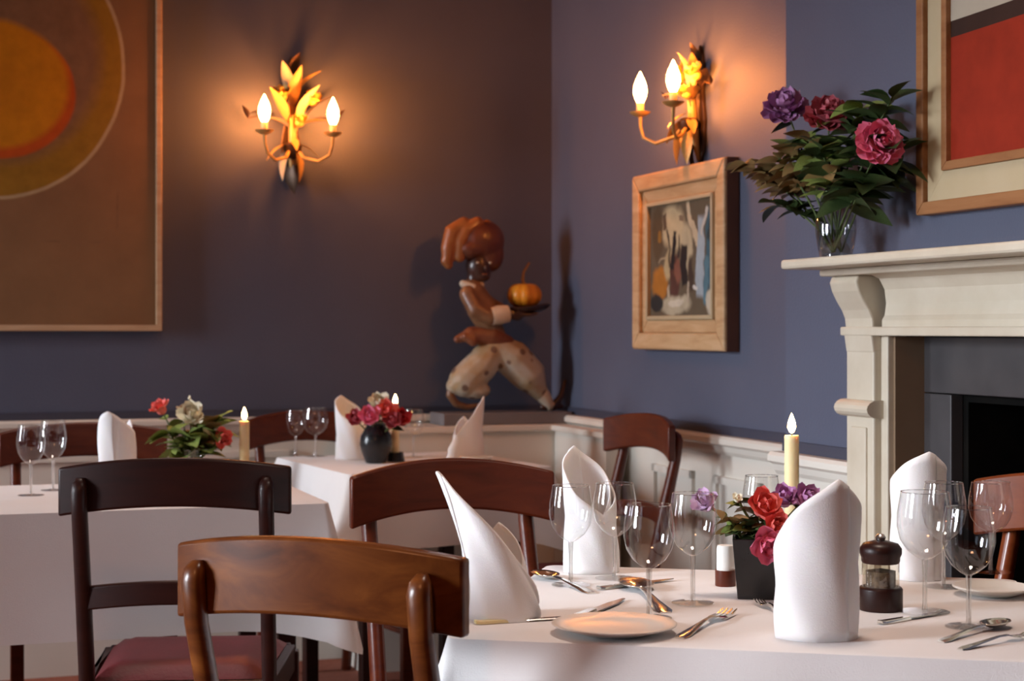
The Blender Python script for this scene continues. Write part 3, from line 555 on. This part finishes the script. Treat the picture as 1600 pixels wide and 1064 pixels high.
# ================================================================ tables and cloths
def table(label, clabel, corner, ang, W, D, over, seed, flare=.035, cf=.075):
    """corner = front left corner (world), ang = direction of the front edge"""
    c = Vector((corner[0], corner[1], 0))+Vector((math.cos(ang), math.sin(ang), 0))*W/2+Vector((-math.sin(ang), math.cos(ang), 0))*D/2
    t = thing('dining_table', label, 'table', c, ang, 'dining tables')
    MB().box((-W/2+.008, -D/2+.008, .715), (W/2-.008, D/2-.008, .745)).build('tabletop', M['wood_dark'], t)
    for sx in (-1, 1):
        for sy in (-1, 1): MB().box((sx*(W/2-.09)-.022, sy*(D/2-.09)-.022, 0), (sx*(W/2-.09)+.022, sy*(D/2-.09)+.022, .715)).build('leg', M['wood_dark'], t, bevel=.004)
    rnd = random.Random(seed); base = []; r = .018; n = 26
    for (cx_, cy_, a0, side) in ((W/2-r, -D/2+r, -PI/2, 0), (W/2-r, D/2-r, 0, 1), (-W/2+r, D/2-r, PI/2, 2), (-W/2+r, -D/2+r, PI, 3)):
        for i in range(9): a = a0+PI/2*i/8; base.append((Vector((cx_+r*math.cos(a), cy_+r*math.sin(a), 0)), Vector((math.cos(a), math.sin(a), 0)), 1-abs(i-4)/8))
        L_ = (D if side in (0, 2) else W)-2*r; d = Vector((-math.sin(a0+PI/2), math.cos(a0+PI/2), 0)); nn = Vector((math.cos(a0+PI/2), math.sin(a0+PI/2), 0)); p0 = base[-1][0]
        for i in range(1, n): base.append((p0+d*L_*i/n, nn, .5*max(0, 1-min(i, n-i)/5)**2))
    N = len(base); ph = [rnd.uniform(0, 6.28) for _ in range(5)]; fr = [7, 11, 16, 23]
    V = []; Fc = []
    rings = 12
    for k_ in range(-1, rings+1):
        q = max(0, k_)/rings
        for i, (p, nn, cn) in enumerate(base):
            s_ = i/N*2*PI; wv = sum(math.sin(fr[j]*s_+ph[j])/(j+1.5) for j in range(4))
            if k_ == -1: V.append((p.x-nn.x*.008, p.y-nn.y*.008, .752)); continue
            z = .7505-.004*(1-math.exp(-q*40))-over*q*(1+.22*cn); off = flare*q**.9*(.45+.35*wv)+cf*cn*q+.004*min(1, q*6)
            V.append((p.x+nn.x*off, p.y+nn.y*off, z))
    for k_ in range(rings+1):
        for i in range(N): j = (i+1) % N; Fc.append((k_*N+i, k_*N+j, (k_+1)*N+j, (k_+1)*N+i))
    Fc.append(tuple(range(N)))
    mb_ = MB(); mb_.v = V; mb_.f = Fc; o_ = mb_.build('tablecloth', M['linen'], None, True, loc=c, rot=(0, 0, ang)); tag(o_, clabel, 'tablecloth', 'white tablecloths')
    return t, c
A1 = math.radians(-12.5)
table('square dining table nearest the viewer under the napkins and glasses', 'white cloth over the nearest table at the right', (-.092, 2.262), A1, .80, .72, .20, 1, .05, .035)
A2 = ANG
fr_ = Vector((-.44, 4.02)); fl_ = fr_-Vector((math.cos(A2), math.sin(A2)))*1.35
table('long dining table at the left behind the dark chair', 'shaded white cloth over the long left table', fl_, A2, 1.35, .72, .29, 2, .03)
A3 = math.radians(25)
table('square dining table in the middle before the wall corner', 'white cloth over the middle table by the corner', (-.472, 4.811), A3, .66, .72, .215, 3, .045, .085)
# ================================================================ chairs
def chair(label, loc, rz, wood, wd=.45, ht=.89, seatcol='red_seat', scale=1, arch=.026, ch=.102):
    """faces local +y; origin on the floor under the middle of the top rail"""
    t = thing('dining_chair', label, 'chair', loc, rz, 'dining chairs', scale); W = M[wood]; bul = .040
    def cy_(x): return -bul*(1-(2*x/wd)**2)
    N = 28; V = []; th = .024
    def rail(z0, z1, w_, th_, ar, yo, bl):
        g = MB()
        def ring(u):
            x = (u-.5)*w_; y = yo-bl*(1-(2*x/w_)**2); a = ar*(1-(2*x/w_)**2); return [(x, y-th_/2, z0+a), (x, y+th_/2, z0+a), (x, y+th_/2, z1+a), (x, y-th_/2, z1+a)]
        vs2 = [p for i in range(N+1) for p in ring(i/N)]; fs = [(0, 1, 2, 3), tuple(N*4+k_ for k_ in (3, 2, 1, 0))]
        for i in range(N):
            for k_ in range(4): fs.append((i*4+k_, (i+1)*4+k_, (i+1)*4+(k_+1) % 4, i*4+(k_+1) % 4))
        return g.add(vs2, fs)
    rail(ht-arch-ch, ht-arch, wd, th, arch, 0, bul).build('top_rail', W, t, True, bevel=.005)
    xp = wd/2-.048
    rail(.600, .648, 2*xp-.01, .020, .014, .006, .03).build('middle_rail', W, t, True, bevel=.004)
    for sx in (-1, 1):
        yb = cy_(xp)-th/2-.010
        ys = [(-.035, 0), (.005, .18), (.045, .40), (.040, .47), ((.040*.45+yb*.55), .66), (yb+.002, ht-arch-ch), (yb-.006, ht-arch-.045), (yb-.003, ht-arch-.028), (yb+.004, ht-arch-.018)]
        g = MB(); hw = [.015]*6+[.0155, .013, .007]; hd_ = [.019, .019, .021, .021, .018, .015, .014, .012, .006]; vs2 = []; fs = []
        for (y, z), a, d in zip(ys, hw, hd_):
            for i in range(8): q = PI/4*i+PI/8; vs2.append((sx*xp+a*1.08*max(-.93, min(.93, math.cos(q)*1.25)), y+d*max(-.93, min(.93, math.sin(q)*1.25)), z))
        for k_ in range(len(ys)-1):
            for i in range(8): j = (i+1) % 8; fs.append((k_*8+i, k_*8+j, (k_+1)*8+j, (k_+1)*8+i))
        fs += [tuple(range(8))[::-1], tuple((len(ys)-1)*8+i for i in range(8))]
        g.add(vs2, fs).build('back_post', W, t, True)
        MB().prism([(sx*.205-.018, .425), (sx*.205+.018, .425), (sx*.205+.018, .461), (sx*.205-.018, .461)], 'z', .0, .43).build('front_leg', W, t, bevel=.004)
        MB().prism([(sx*(xp-.011), .05), (sx*(xp+.011), .05), (sx*.205+.011*1, .43), (sx*.205-.011, .43)], 'z', .385, .445).build('side_seat_rail', W, t, bevel=.003)
        MB().tube([(sx*xp, .02, .20), (sx*.205, .443, .20)], .009, 8).build('stretcher', W, t, True)
    MB().box((-.205, .432, .385), (.205, .456, .445)).build('front_seat_rail', W, t, bevel=.003)
    MB().box((-xp, .035, .385), (xp, .057, .445)).build('back_seat_rail', W, t, bevel=.003)
    def seat(u, v):
        hwid = (xp-.012)+(.197-xp+.012)*v; x = (2*u-1)*hwid; e = min(1, 6*min(u, 1-u, v, 1-v)); return (x, .050+.388*v, .446+.030*math.sin(PI/2*e)**.8)
    MB().grid(seat, 14, 14).build('seat', M[seatcol], t, True)
    return t
def crest_pose(L, R):                                 # left/right ends of the top rail as seen from behind -> mid point and facing
    m = (Vector(L)+Vector(R))/2; d = Vector(R)-Vector(L); return Vector((m.x, m.y, 0)), math.atan2(d.y, d.x)
l, a = crest_pose((-.462, 2.325), (-.0585, 2.160))
chair('golden brown chair in the foreground seen from behind', l, a, 'wood_warm', .436, .895, ch=.103, arch=.022)
chair('very dark wooden chair with red seat pushed to the left table', Vector((-.685, 3.39, 0)), math.radians(4), 'wood_dark', .468, .912, ch=.098, arch=.022)
chair('reddish brown chair facing the nearest table behind the tall left napkin', Vector((-.12, 3.43, 0)), math.radians(199), 'wood_red', .437, .902, ch=.105, arch=.030)
chair('red brown chair standing side on before the cream panelling', Vector((.372, 4.93, 0)), math.radians(112), 'wood_red', .44, .922)
chair('orange brown chair at the far right before the fireplace', Vector((.945, 2.83, 0)), math.radians(118), 'wood_mid', .43, .925)
chair('dark red chair behind the left table beside the folded napkin', Vector((-1.285, 5.0, 0)), math.radians(198), 'wood_red', .49, .890)
chair('dark red chair behind the middle table below the back wall', Vector((-.698, 5.64, 0)), math.radians(203), 'wood_red', .40, .895)
# ================================================================ napkins
def napkin(label, loc, peak, rx, ry, h0, h1, rz=0, pw=1.0, lean=.02, top=.75, lp=2.0, seam=2.6, rd=.35, fold=None, group='folded white napkins'):
    """rolled mitre: the rim is high at angle `peak` and low opposite it"""
    NU, NV = 64, 14
    def fn(u, v):
        th = peak+PI+(u-.5)*2*PI*1.10+seam*0; k_ = 1+.05*(u-.5)
        dl = abs(math.atan2(math.sin(th-peak), math.cos(th-peak)))/PI; h = h0+(h1-h0)*((1-rd)*(1-dl)+rd*(.5+.5*math.cos(dl*PI)))**pw
        z = h*v; q = z/h1; s_ = 1+(top-1)*q
        return (rx*k_*s_*math.cos(th)+lean*math.cos(peak)*q**lp+.0016*math.sin(5*th+9*v), ry*k_*s_*math.sin(th)+lean*math.sin(peak)*q**lp+.0012*math.sin(4*th+6*v), z+.0006)
    o = MB().grid(fn, NU, NV).build('folded_napkin', M['napkin'], None, True, loc=loc, rot=(0, 0, rz), solid=.0028)
    if fold is not None:                              # the tucked-in second point
        k0, hk = fold
        def fn2(u, v):
            th = k0+(u-.5)*PI*1.15; dl = abs(u-.5)*2; h = h1*hk*(1-.55*dl**1.2); z = h*v+.004; q = z/h1; s_ = 1+(top-1)*q
            return (rx*.86*s_*math.cos(th)+lean*math.cos(peak)*q**lp, ry*.86*s_*math.sin(th)+lean*math.sin(peak)*q**lp, z)
        MB().grid(fn2, 26, 10).build('inner_fold', M['napkin'], o, True, solid=.0022)
    return tag(o, label, 'napkin', group)
D_ = math.radians
napkin('tall napkin with left-leaning tip behind the foreground chair', onz(785, 972)+Vector((0, .035, 0)), D_(188), .054, .046, .030, .213, pw=.78, lean=.060, top=.66, lp=2.0, rd=.75, fold=(D_(60), .62))
napkin('large smooth standing napkin in front of the pepper mill', onz(1285, 1004)+Vector((0, .040, 0)), D_(-70), .055, .042, .075, .218, pw=1.0, lean=.004, top=1.04)
napkin('standing napkin at the rear left of the nearest table', onz(925, 897)+Vector((0, .03, 0)), D_(120), .047, .040, .10, .214, pw=1.0, lean=.018, top=.86, fold=(D_(20), .72))
napkin('standing napkin behind the right-hand wine glasses', onz(1440, 908)+Vector((0, .03, 0)), D_(-82), .042, .038, .13, .216, pw=1.0, lean=.008, top=1.05)
napkin('standing napkin on the left table beside the wine glasses', onz(184, 760), D_(-105), .050, .044, .10, .202, pw=1.0, lean=.01, top=.92, fold=(D_(40), .86))
napkin('standing napkin left of the black vase on the middle table', onz(549, 718), D_(130), .050, .044, .11, .205, pw=1.0, lean=.02, top=.85, fold=(D_(30), .72))
napkin('napkin with right-leaning tip at the right of the middle table', onz(727, 717), D_(-4), .058, .044, .030, .202, pw=.85, lean=.024, top=.6, lp=1.5, rd=.7, fold=(D_(120), .66))
# ================================================================ glasses
def wine_glass(label, loc, h=.17, r=.037, group='wine glasses'):
    t = thing('wine_glass', label, 'glass', loc, 0, group); s_ = h/.17; q = r/.037
    MB().lathe([(.0045*1, .074*s_), (.012*q, .078*s_), (.024*q, .088*s_), (.033*q, .103*s_), (.037*q, .122*s_), (.0365*q, .140*s_), (.0335*q, .158*s_), (.0315*q, .170*s_)], 30, caps=False).build('bowl', M['glass'], t, True)
    MB().lathe([(.0315*q-.0006, .1694*s_), (.0315*q+.0004, .1694*s_), (.0315*q+.0004, .1706*s_), (.0315*q-.0006, .1706*s_), (.0315*q-.0006, .1694*s_)], 30, caps=False).build('rim', M['stemglass'], t, True)
    MB().lathe([(.0045, .004), (.0036, .015), (.0034, .05*s_), (.0045, .0745*s_)], 12).build('stem', M['stemglass'], t, True)
    MB().lathe([(.033*q, .0006), (.033*q, .0016), (.016*q, .0030), (.0045, .0048), (0, .0048)], 26).build('foot', M['glass'], t, True)
    return t
for lab, u, v, h, r in [('slim wine glass at the rear left of the nearest table', 893, 919, .163, .036), ('wine glass before the rear left napkin', 962, 908, .160, .037),
    ('large wine glass over the side plate nearest the viewer', 1017, 972, .165, .037), ('wine glass between side plate and flower pot', 1086, 948, .168, .037), ('wine glass behind the pink flowers of the flower pot', 1194, 886, .158, .034),
    ('largest wine glass beside the pepper mill', 1453, 962, .178, .041), ('shorter wine glass leaning over the right-hand cutlery', 1523, 986, .168, .037), ('wine glass furthest right before the black hearth', 1556, 898, .155, .038), ('wine glass half hidden behind the largest wine glass', 1482, 922, .170, .036),
    ('left wine glass at the edge of the left table', 43, 776, .178, .036), ('right wine glass of the pair on the left table', 78, 768, .180, .035),
    ('smaller wine glass on the middle table by the napkin', 460, 713, .150, .034), ('larger wine glass on the middle table by the napkin', 491, 714, .160, .044), ('wine glass right of the black vase on the middle table', 645, 715, .155, .036)]:
    p = onz(u, v); p.y += .03
    wine_glass(lab, p, h, r)
# ================================================================ candles
def candle(label, hlabel, u, vbase, vtop, r, hold='black_ceramic', hh=.03, hr=.03, dy=.02):
    p = onz(u, vbase); p.y += dy; top = H-(vtop-HY)*p.y/F-p.z
    t = thing('candle', label, 'candle', p, 0, 'lit candles')
    MB().lathe([(0, .001), (r, .001), (r, top-.008), (r*1.04, top-.003), (r*.92, top), (r*.55, top-.003), (0, top-.004)], 22).build('wax_stick', M['wax'], t, True)
    MB().tube([(0, 0, top-.005), (.0008, 0, top+.008)], .0009, 6).build('wick', M['wick'], t)
    MB().lathe([(0, top+.003), (.0045, top+.006), (.0075, top+.013), (.0068, top+.022), (.0035, top+.032), (.0008, top+.038), (0, top+.039)], 14).build('flame', M['flame'], t, True)
    hz_ = p.copy(); ho = MB().lathe([(r+.0012, .0015), (hr, .0015), (hr, .006), (hr*.85, hh), (r+.0012, hh), (r+.0012, .0015)], 24, caps=False).build('candle_holder', M[hold], None, True, loc=p)
    tag(ho, hlabel, 'holder', 'candle holders'); return t
candle('tall ivory candle lit behind the flower pot', 'dark candle holder behind the black flower pot', 1240, 892, 680, .0128, hh=.03, hr=.032)
candle('ivory candle lit beside the red and white posy', 'dark candle holder beside the red and white posy', 380, 752, 658, .0140)
candle('ivory candle lit behind the black vase', 'dark candle holder right of the black vase', 617, 722, 635, .0125)
# ================================================================ flower pots on the tables
pp = onz(1188, 938)+Vector((0, .035, 0))
fpo_ = thing('flower_pot', 'square tapered black flower pot on the nearest table', 'pot', pp, D_(-8))
b0, b1, hp_ = .030, .038, .094
g = MB(); g.add([(-b0, -b0, 0), (b0, -b0, 0), (b0, b0, 0), (-b0, b0, 0), (-b1, -b1, hp_), (b1, -b1, hp_), (b1, b1, hp_), (-b1, b1, hp_)], [(0, 3, 2, 1), (0, 1, 5, 4), (1, 2, 6, 5), (2, 3, 7, 6), (3, 0, 4, 7)])
t_ = .004; g.add([(-b0+t_, -b0+t_, .004), (b0-t_, -b0+t_, .004), (b0-t_, b0-t_, .004), (-b0+t_, b0-t_, .004), (-b1+t_, -b1+t_, hp_), (b1-t_, -b1+t_, hp_), (b1-t_, b1-t_, hp_), (-b1+t_, b1-t_, hp_)], [(0, 1, 2, 3), (0, 4, 5, 1), (1, 5, 6, 2), (2, 6, 7, 3), (3, 7, 4, 0)])
n0 = len(g.v)-16; g.f += [(n0+4, n0+5, n0+13, n0+12), (n0+5, n0+6, n0+14, n0+13), (n0+6, n0+7, n0+15, n0+14), (n0+7, n0+4, n0+12, n0+15)]
g.build('pot', M['black_ceramic'], fpo_, bevel=.0015)
MB().box((-b1+.006, -b1+.006, hp_-.030), (b1-.006, b1-.006, hp_-.014)).build('soil', M['wick'], fpo_)
def at(u, v, Y): return Vector(((u-800)/F*Y, Y, H-(v-HY)*Y/F))
pb = pp+Vector((0, 0, .078))
def pbr(i): return pb+Vector((.018*math.cos(i*2.2), .018*math.sin(i*2.2), 0))
flower('sweet_pea', 'coral pink ruffled flower rising from the black pot', 'flower', pbr(0), at(1192, 795, pp.y-.01), 'coral', .034, 2, 'green', .03, (.2, -.8, .5), (3, 4, 5), 'flowers in the black pot')
flower('sweet_pea', 'bright pink ruffled flower drooping lowest over the pot front', 'flower', pbr(1), at(1198, 850, pp.y-.048), 'pink', .035, 1, 'green', .03, (.1, -1, -.1), (3, 4, 5), 'flowers in the black pot', sag=.05)
flower('sweet_pea', 'coral flower at the front rim of the black pot', 'flower', pbr(2), at(1210, 822, pp.y-.040), 'coral', .028, 1, 'green', .03, (.3, -1, .2), (3, 4, 4), 'flowers in the black pot', sag=.03)
flower('lilac_flower', 'lilac bloom leaning out left of the black pot', 'flower', pbr(3), at(1104, 788, pp.y+.01), 'lilac', .027, 3, ('green', 'olive'), .035, (-.5, -.6, .6), (3, 4, 5), 'lilac blooms in the black pot')
flower('lilac_flower', 'lilac bloom behind the coral flower and candle', 'flower', pbr(4), at(1226, 782, pp.y+.03), 'purple', .026, 2, 'green', .035, (0, -.7, .7), (3, 4, 5), 'lilac blooms in the black pot')
flower('lilac_flower', 'lilac bloom at the right beside the large napkin', 'flower', pbr(5), at(1256, 782, pp.y+.02), 'purple', .028, 2, 'green', .035, (.4, -.7, .5), (3, 4, 5), 'lilac blooms in the black pot')
flower('white_flower', 'small pale bud above the black flower pot', 'flower', pbr(6), at(1152, 780, pp.y), 'white_petal', .012, 2, 'green', .03, (0, -.6, .8), (3, 4), 'flowers in the black pot')
for i, (u, v, lab) in enumerate([(1140, 808, 'green sprig left in the black pot'), (1160, 815, 'green sprig low in the black pot'), (1178, 780, 'green sprig tallest in the black pot')]):
    flower('foliage_sprig', lab, 'foliage', pbr(7+i), at(u, v, pp.y-.012+.012*i), None, 0, 15, ('green', 'olive', 'dark_green'), .036, s0=.3, group='sprigs in the black pot')
# middle table: black round vase
bv = onz(586, 725)+Vector((0, .04, 0))
t_ = thing('black_vase', 'rounded black vase of red flowers on the middle table', 'vase', bv, 0)
MB().lathe([(0, 0), (.030, 0), (.034, .004), (.046, .035), (.052, .060), (.049, .085), (.036, .108), (.030, .116), (.031, .122), (.028, .122), (.027, .114), (.033, .105), (.044, .085), (0, .05)], 30).build('body', M['black_ceramic'], t_, True)
for i, (lab, u, v, c, r, dy) in enumerate([('white bloom at the top of the red posy in the black vase', 592, 632, 'white_petal', .040, 0), ('pinkish red bloom low left in the black vase', 578, 655, 'pink', .042, -.05), ('russet bloom at the left edge of the black vase posy', 556, 656, 'deep_red', .038, -.02),
    ('orange red bloom in the middle of the black vase posy', 606, 645, 'coral', .042, -.03), ('deep red bloom at the right of the black vase posy', 628, 657, 'red', .040, -.02), ('deep red bloom tucked behind in the black vase posy', 614, 660, 'deep_red', .036, -.05)]):
    flower('red_flower' if c != 'white_petal' else 'white_flower', lab, 'flower', bv+Vector((.012*math.cos(i*1.1), .012*math.sin(i*1.1), .075)), at(u, v, bv.y+dy), c, r, 1, 'dark_green', .05, (0, -.7, .6), (4, 5, 5), 'flowers in the black vase')
# left table: glass tumbler posy
gv = onz(296, 752)+Vector((0, .03, 0))
t_ = thing('glass_tumbler', 'clear glass tumbler holding the red and white posy', 'vase', gv, 0)
MB().lathe([(.030, .001), (.034, .004), (.037, .075), (.038, .088)], 28, caps=False).build('body', M['glass'], t_, True); MB().lathe([(0, .001), (.030, .001), (.031, .012), (0, .012)], 24).build('glass_base', M['vaseglass'], t_, True)
MB().lathe([(0, .013), (.0315, .013), (.034, .055), (0, .055)], 24).build('water', M['vaseglass'], t_, True)
for i, (lab, u, v, c, r, dy, ax) in enumerate([('white open flower at the front of the left posy', 300, 650, 'white_petal', .046, -.03, (0, -.8, .5)), ('red flower high at the left of the posy', 252, 640, 'coral', .034, 0, (-.4, -.4, .8)), ('red flower drooping low right of the posy', 345, 684, 'coral', .034, -.04, (.5, -.8, 0)),
    ('pale cream bud behind the white open flower', 286, 642, 'white_petal', .020, .03, (0, -.3, 1)), ('slim white bud standing tallest in the left posy', 296, 622, 'white_petal', .010, 0, (0, 0, 1))]):
    flower('posy_flower', lab, 'flower', gv+Vector((.012*math.cos(i*1.3), .012*math.sin(i*1.3), .022)), at(u, v, gv.y+dy), c, r, 2, 'green', .05, ax, (4, 5, 5) if r > .015 else (3,), 'flowers in the left posy')
for i, (u, v, lab) in enumerate([(262, 672, 'green sprig at the left of the posy'), (300, 680, 'green sprig low in the middle of the posy'), (330, 655, 'yellow green sprig right in the posy'), (338, 660, 'long pale green sprig reaching towards the candle')]):
    flower('foliage_sprig', lab, 'foliage', gv+Vector((.010*math.cos(i*2), .010*math.sin(i*2), .022)), at(u, v, gv.y-.03), None, 0, 20, ('green', 'olive') if i == 2 else 'green', .066, s0=.35, group='sprigs in the left posy')
# ================================================================ pepper mill, salt
pm = onz(1383, 958)+Vector((0, .03, 0)); t_ = thing('pepper_mill', 'dark wooden pepper mill with clear middle beside the large napkin', 'pepper mill', pm, 0)
MB().lathe([(0, 0), (.0315, 0), (.0325, .003), (.0325, .032), (.030, .035), (0, .035)], 30).build('base', M['wood_dark'], t_, True, bevel=.001)
MB().lathe([(.0275, .035), (.0275, .070)], 28, caps=False).build('clear_body', M['acrylic'], t_, True)
MB().lathe([(0, .0352), (.022, .0352), (.022, .058), (0, .062)], 24).build('peppercorns', M['peppercorn'], t_, True)
MB().lathe([(0, .070), (.027, .070), (.0285, .073), (.0285, .078), (.031, .084), (.0310, .092), (.026, .099), (.012, .103), (0, .103)], 30).build('cap', M['wood_dark'], t_, True)
MB().lathe([(0, .103), (.006, .103), (.008, .108), (.005, .113), (0, .114)], 16).build('knob', M['steel'], t_, True)
sl = onz(1136, 918)+Vector((0, .02, 0)); t_ = thing('salt_shaker', 'small salt shaker with white top and brown base beside flower pot', 'salt shaker', sl, 0)
MB().lathe([(0, 0), (.0165, 0), (.017, .002), (.017, .026), (0, .026)], 24).build('base', M['wood_red'], t_, True)
MB().lathe([(0, .026), (.0145, .026), (.0145, .060), (.013, .066), (0, .067)], 24).build('body', M['salt'], t_, True)
# ================================================================ plates and cutlery
def plate(label, loc, r):
    o = MB().lathe([(0, .001), (r*.55, .001), (r*.60, .003), (r*.75, .006), (r, .013), (r*1.005, .0145), (r*.98, .0155), (r*.74, .0085), (r*.60, .0060), (0, .0058)], 44).build('side_plate', M['china'], None, True, loc=loc)
    return tag(o, label, 'plate', 'white plates')
pl1 = onz(966, 1008)+Vector((0, .087, 0)); plate('white side plate at the front edge of the nearest table', pl1, .086)
plate('white plate behind the large napkin before the flower pot', onz(1145, 938)+Vector((.02, .06, .0)), .062) if False else None
plate('white plate at the right of the nearest table behind cutlery', onz(1560, 935)+Vector((0, .03, 0)), .062)
plate('white plate at the right of the middle table', onz(770, 722)+Vector((-.05, .03, 0)), .055)
def ribbon(path, th=.0016):                           # path of (y, halfwidth, z)
    g = MB(); vs2 = []; fs = []
    for y, w_, z in path: vs2 += [(-w_, y, z), (w_, y, z), (w_*.8, y, z+th), (-w_*.8, y, z+th)]
    for i in range(len(path)-1):
        for k_ in range(4): fs.append((i*4+k_, i*4+(k_+1) % 4, (i+1)*4+(k_+1) % 4, (i+1)*4+k_))
    fs += [(3, 2, 1, 0), tuple((len(path)-1)*4+k_ for k_ in range(4))]; return g.add(vs2, fs)
def cutlery(kind, label, a, b_, z=0, hmat='silver'):
    a, b_ = Vector(a), Vector(b_); d = b_-a; L_ = d.length; s_ = L_/.19
    t = thing(kind, label, kind.split('_')[-1], (a.x, a.y, .7525+z), math.atan2(-d.x, d.y), 'silver cutlery')
    if kind != 'table_knife':
        ribbon([(0, .006*s_, .0), (.012*s_, .0095*s_, .001), (.05*s_, .006*s_, .004), (.10*s_, .0032*s_, .008), (.125*s_, .004*s_, .008)]).build('handle', M[hmat], t, True)
    if kind == 'table_spoon':
        def bw(u, v):
            th = 2*PI*u; r_ = v; return (.019*s_*r_*math.sin(th), (.157+.034*r_*math.cos(th))*s_, .0015+.0085*r_*r_)
        MB().grid(bw, 24, 6).build('bowl', M['silver'], t, True, solid=.0012)
    elif kind == 'table_fork':
        ribbon([(.123*s_, .004*s_, .008), (.132*s_, .010*s_, .006), (.148*s_, .0115*s_, .004)]).build('head', M['silver'], t, True)
        for k_ in range(4):
            x = (-.0092+.00613*k_)*s_; ribbon([(.147*s_, .0021*s_, .004), (.17*s_, .0018*s_, .003), (.192*s_, .001*s_, .007)]).build('tine', M['silver'], t, loc=(x, 0, 0))
    else:
        ribbon([(0, .0075*s_, .001), (.01*s_, .0088*s_, .0), (.08*s_, .0068*s_, .0)], .006*s_).build('handle', M[hmat], t, bevel=.001)
        ribbon([(.08*s_, .006*s_, .002), (.095*s_, .0085*s_, .002), (.15*s_, .0085*s_, .002), (.19*s_, .002*s_, .002)], .0012).build('blade', M['steel'], t)
    return t
def tp(u, v): return onz(u, v)
cutlery('table_knife', 'knife with ivory handle before the tall left napkin', tp(742, 976), tp(905, 966), 0, 'wax')
cutlery('table_knife', 'knife lying across the left end of the side plate', pl1+Vector((-.045, -.02, 0)), tp(985, 938), .015, 'silver') if False else cutlery('table_knife', 'steel knife pointing away left of the side plate', tp(888, 974), tp(975, 938), .0)
cutlery('table_fork', 'fork laid right of the side plate', tp(1062, 998), tp(1140, 960))
cutlery('table_spoon', 'spoon with shining bowl behind the side plate', tp(1040, 958), tp(985, 912))
cutlery('table_spoon', 'spoon at the left table edge behind the tall napkin', tp(925, 928), tp(838, 900))
cutlery('table_knife', 'knife lying between the rear glasses', tp(935, 922), tp(1052, 907))
cutlery('table_spoon', 'spoon with golden glint at the right front of the table', tp(1470, 1004), tp(1572, 978))
cutlery('table_fork', 'fork at the right front of the table', tp(1500, 1016), tp(1612, 996))
cutlery('table_knife', 'knife behind the large napkin pointing right', tp(1375, 976), tp(1480, 958))
cutlery('table_fork', 'fork before the black flower pot', tp(1232, 968), tp(1185, 944))
cutlery('table_knife', 'knife at the far right of the nearest table', tp(1630, 940), tp(1592, 915))
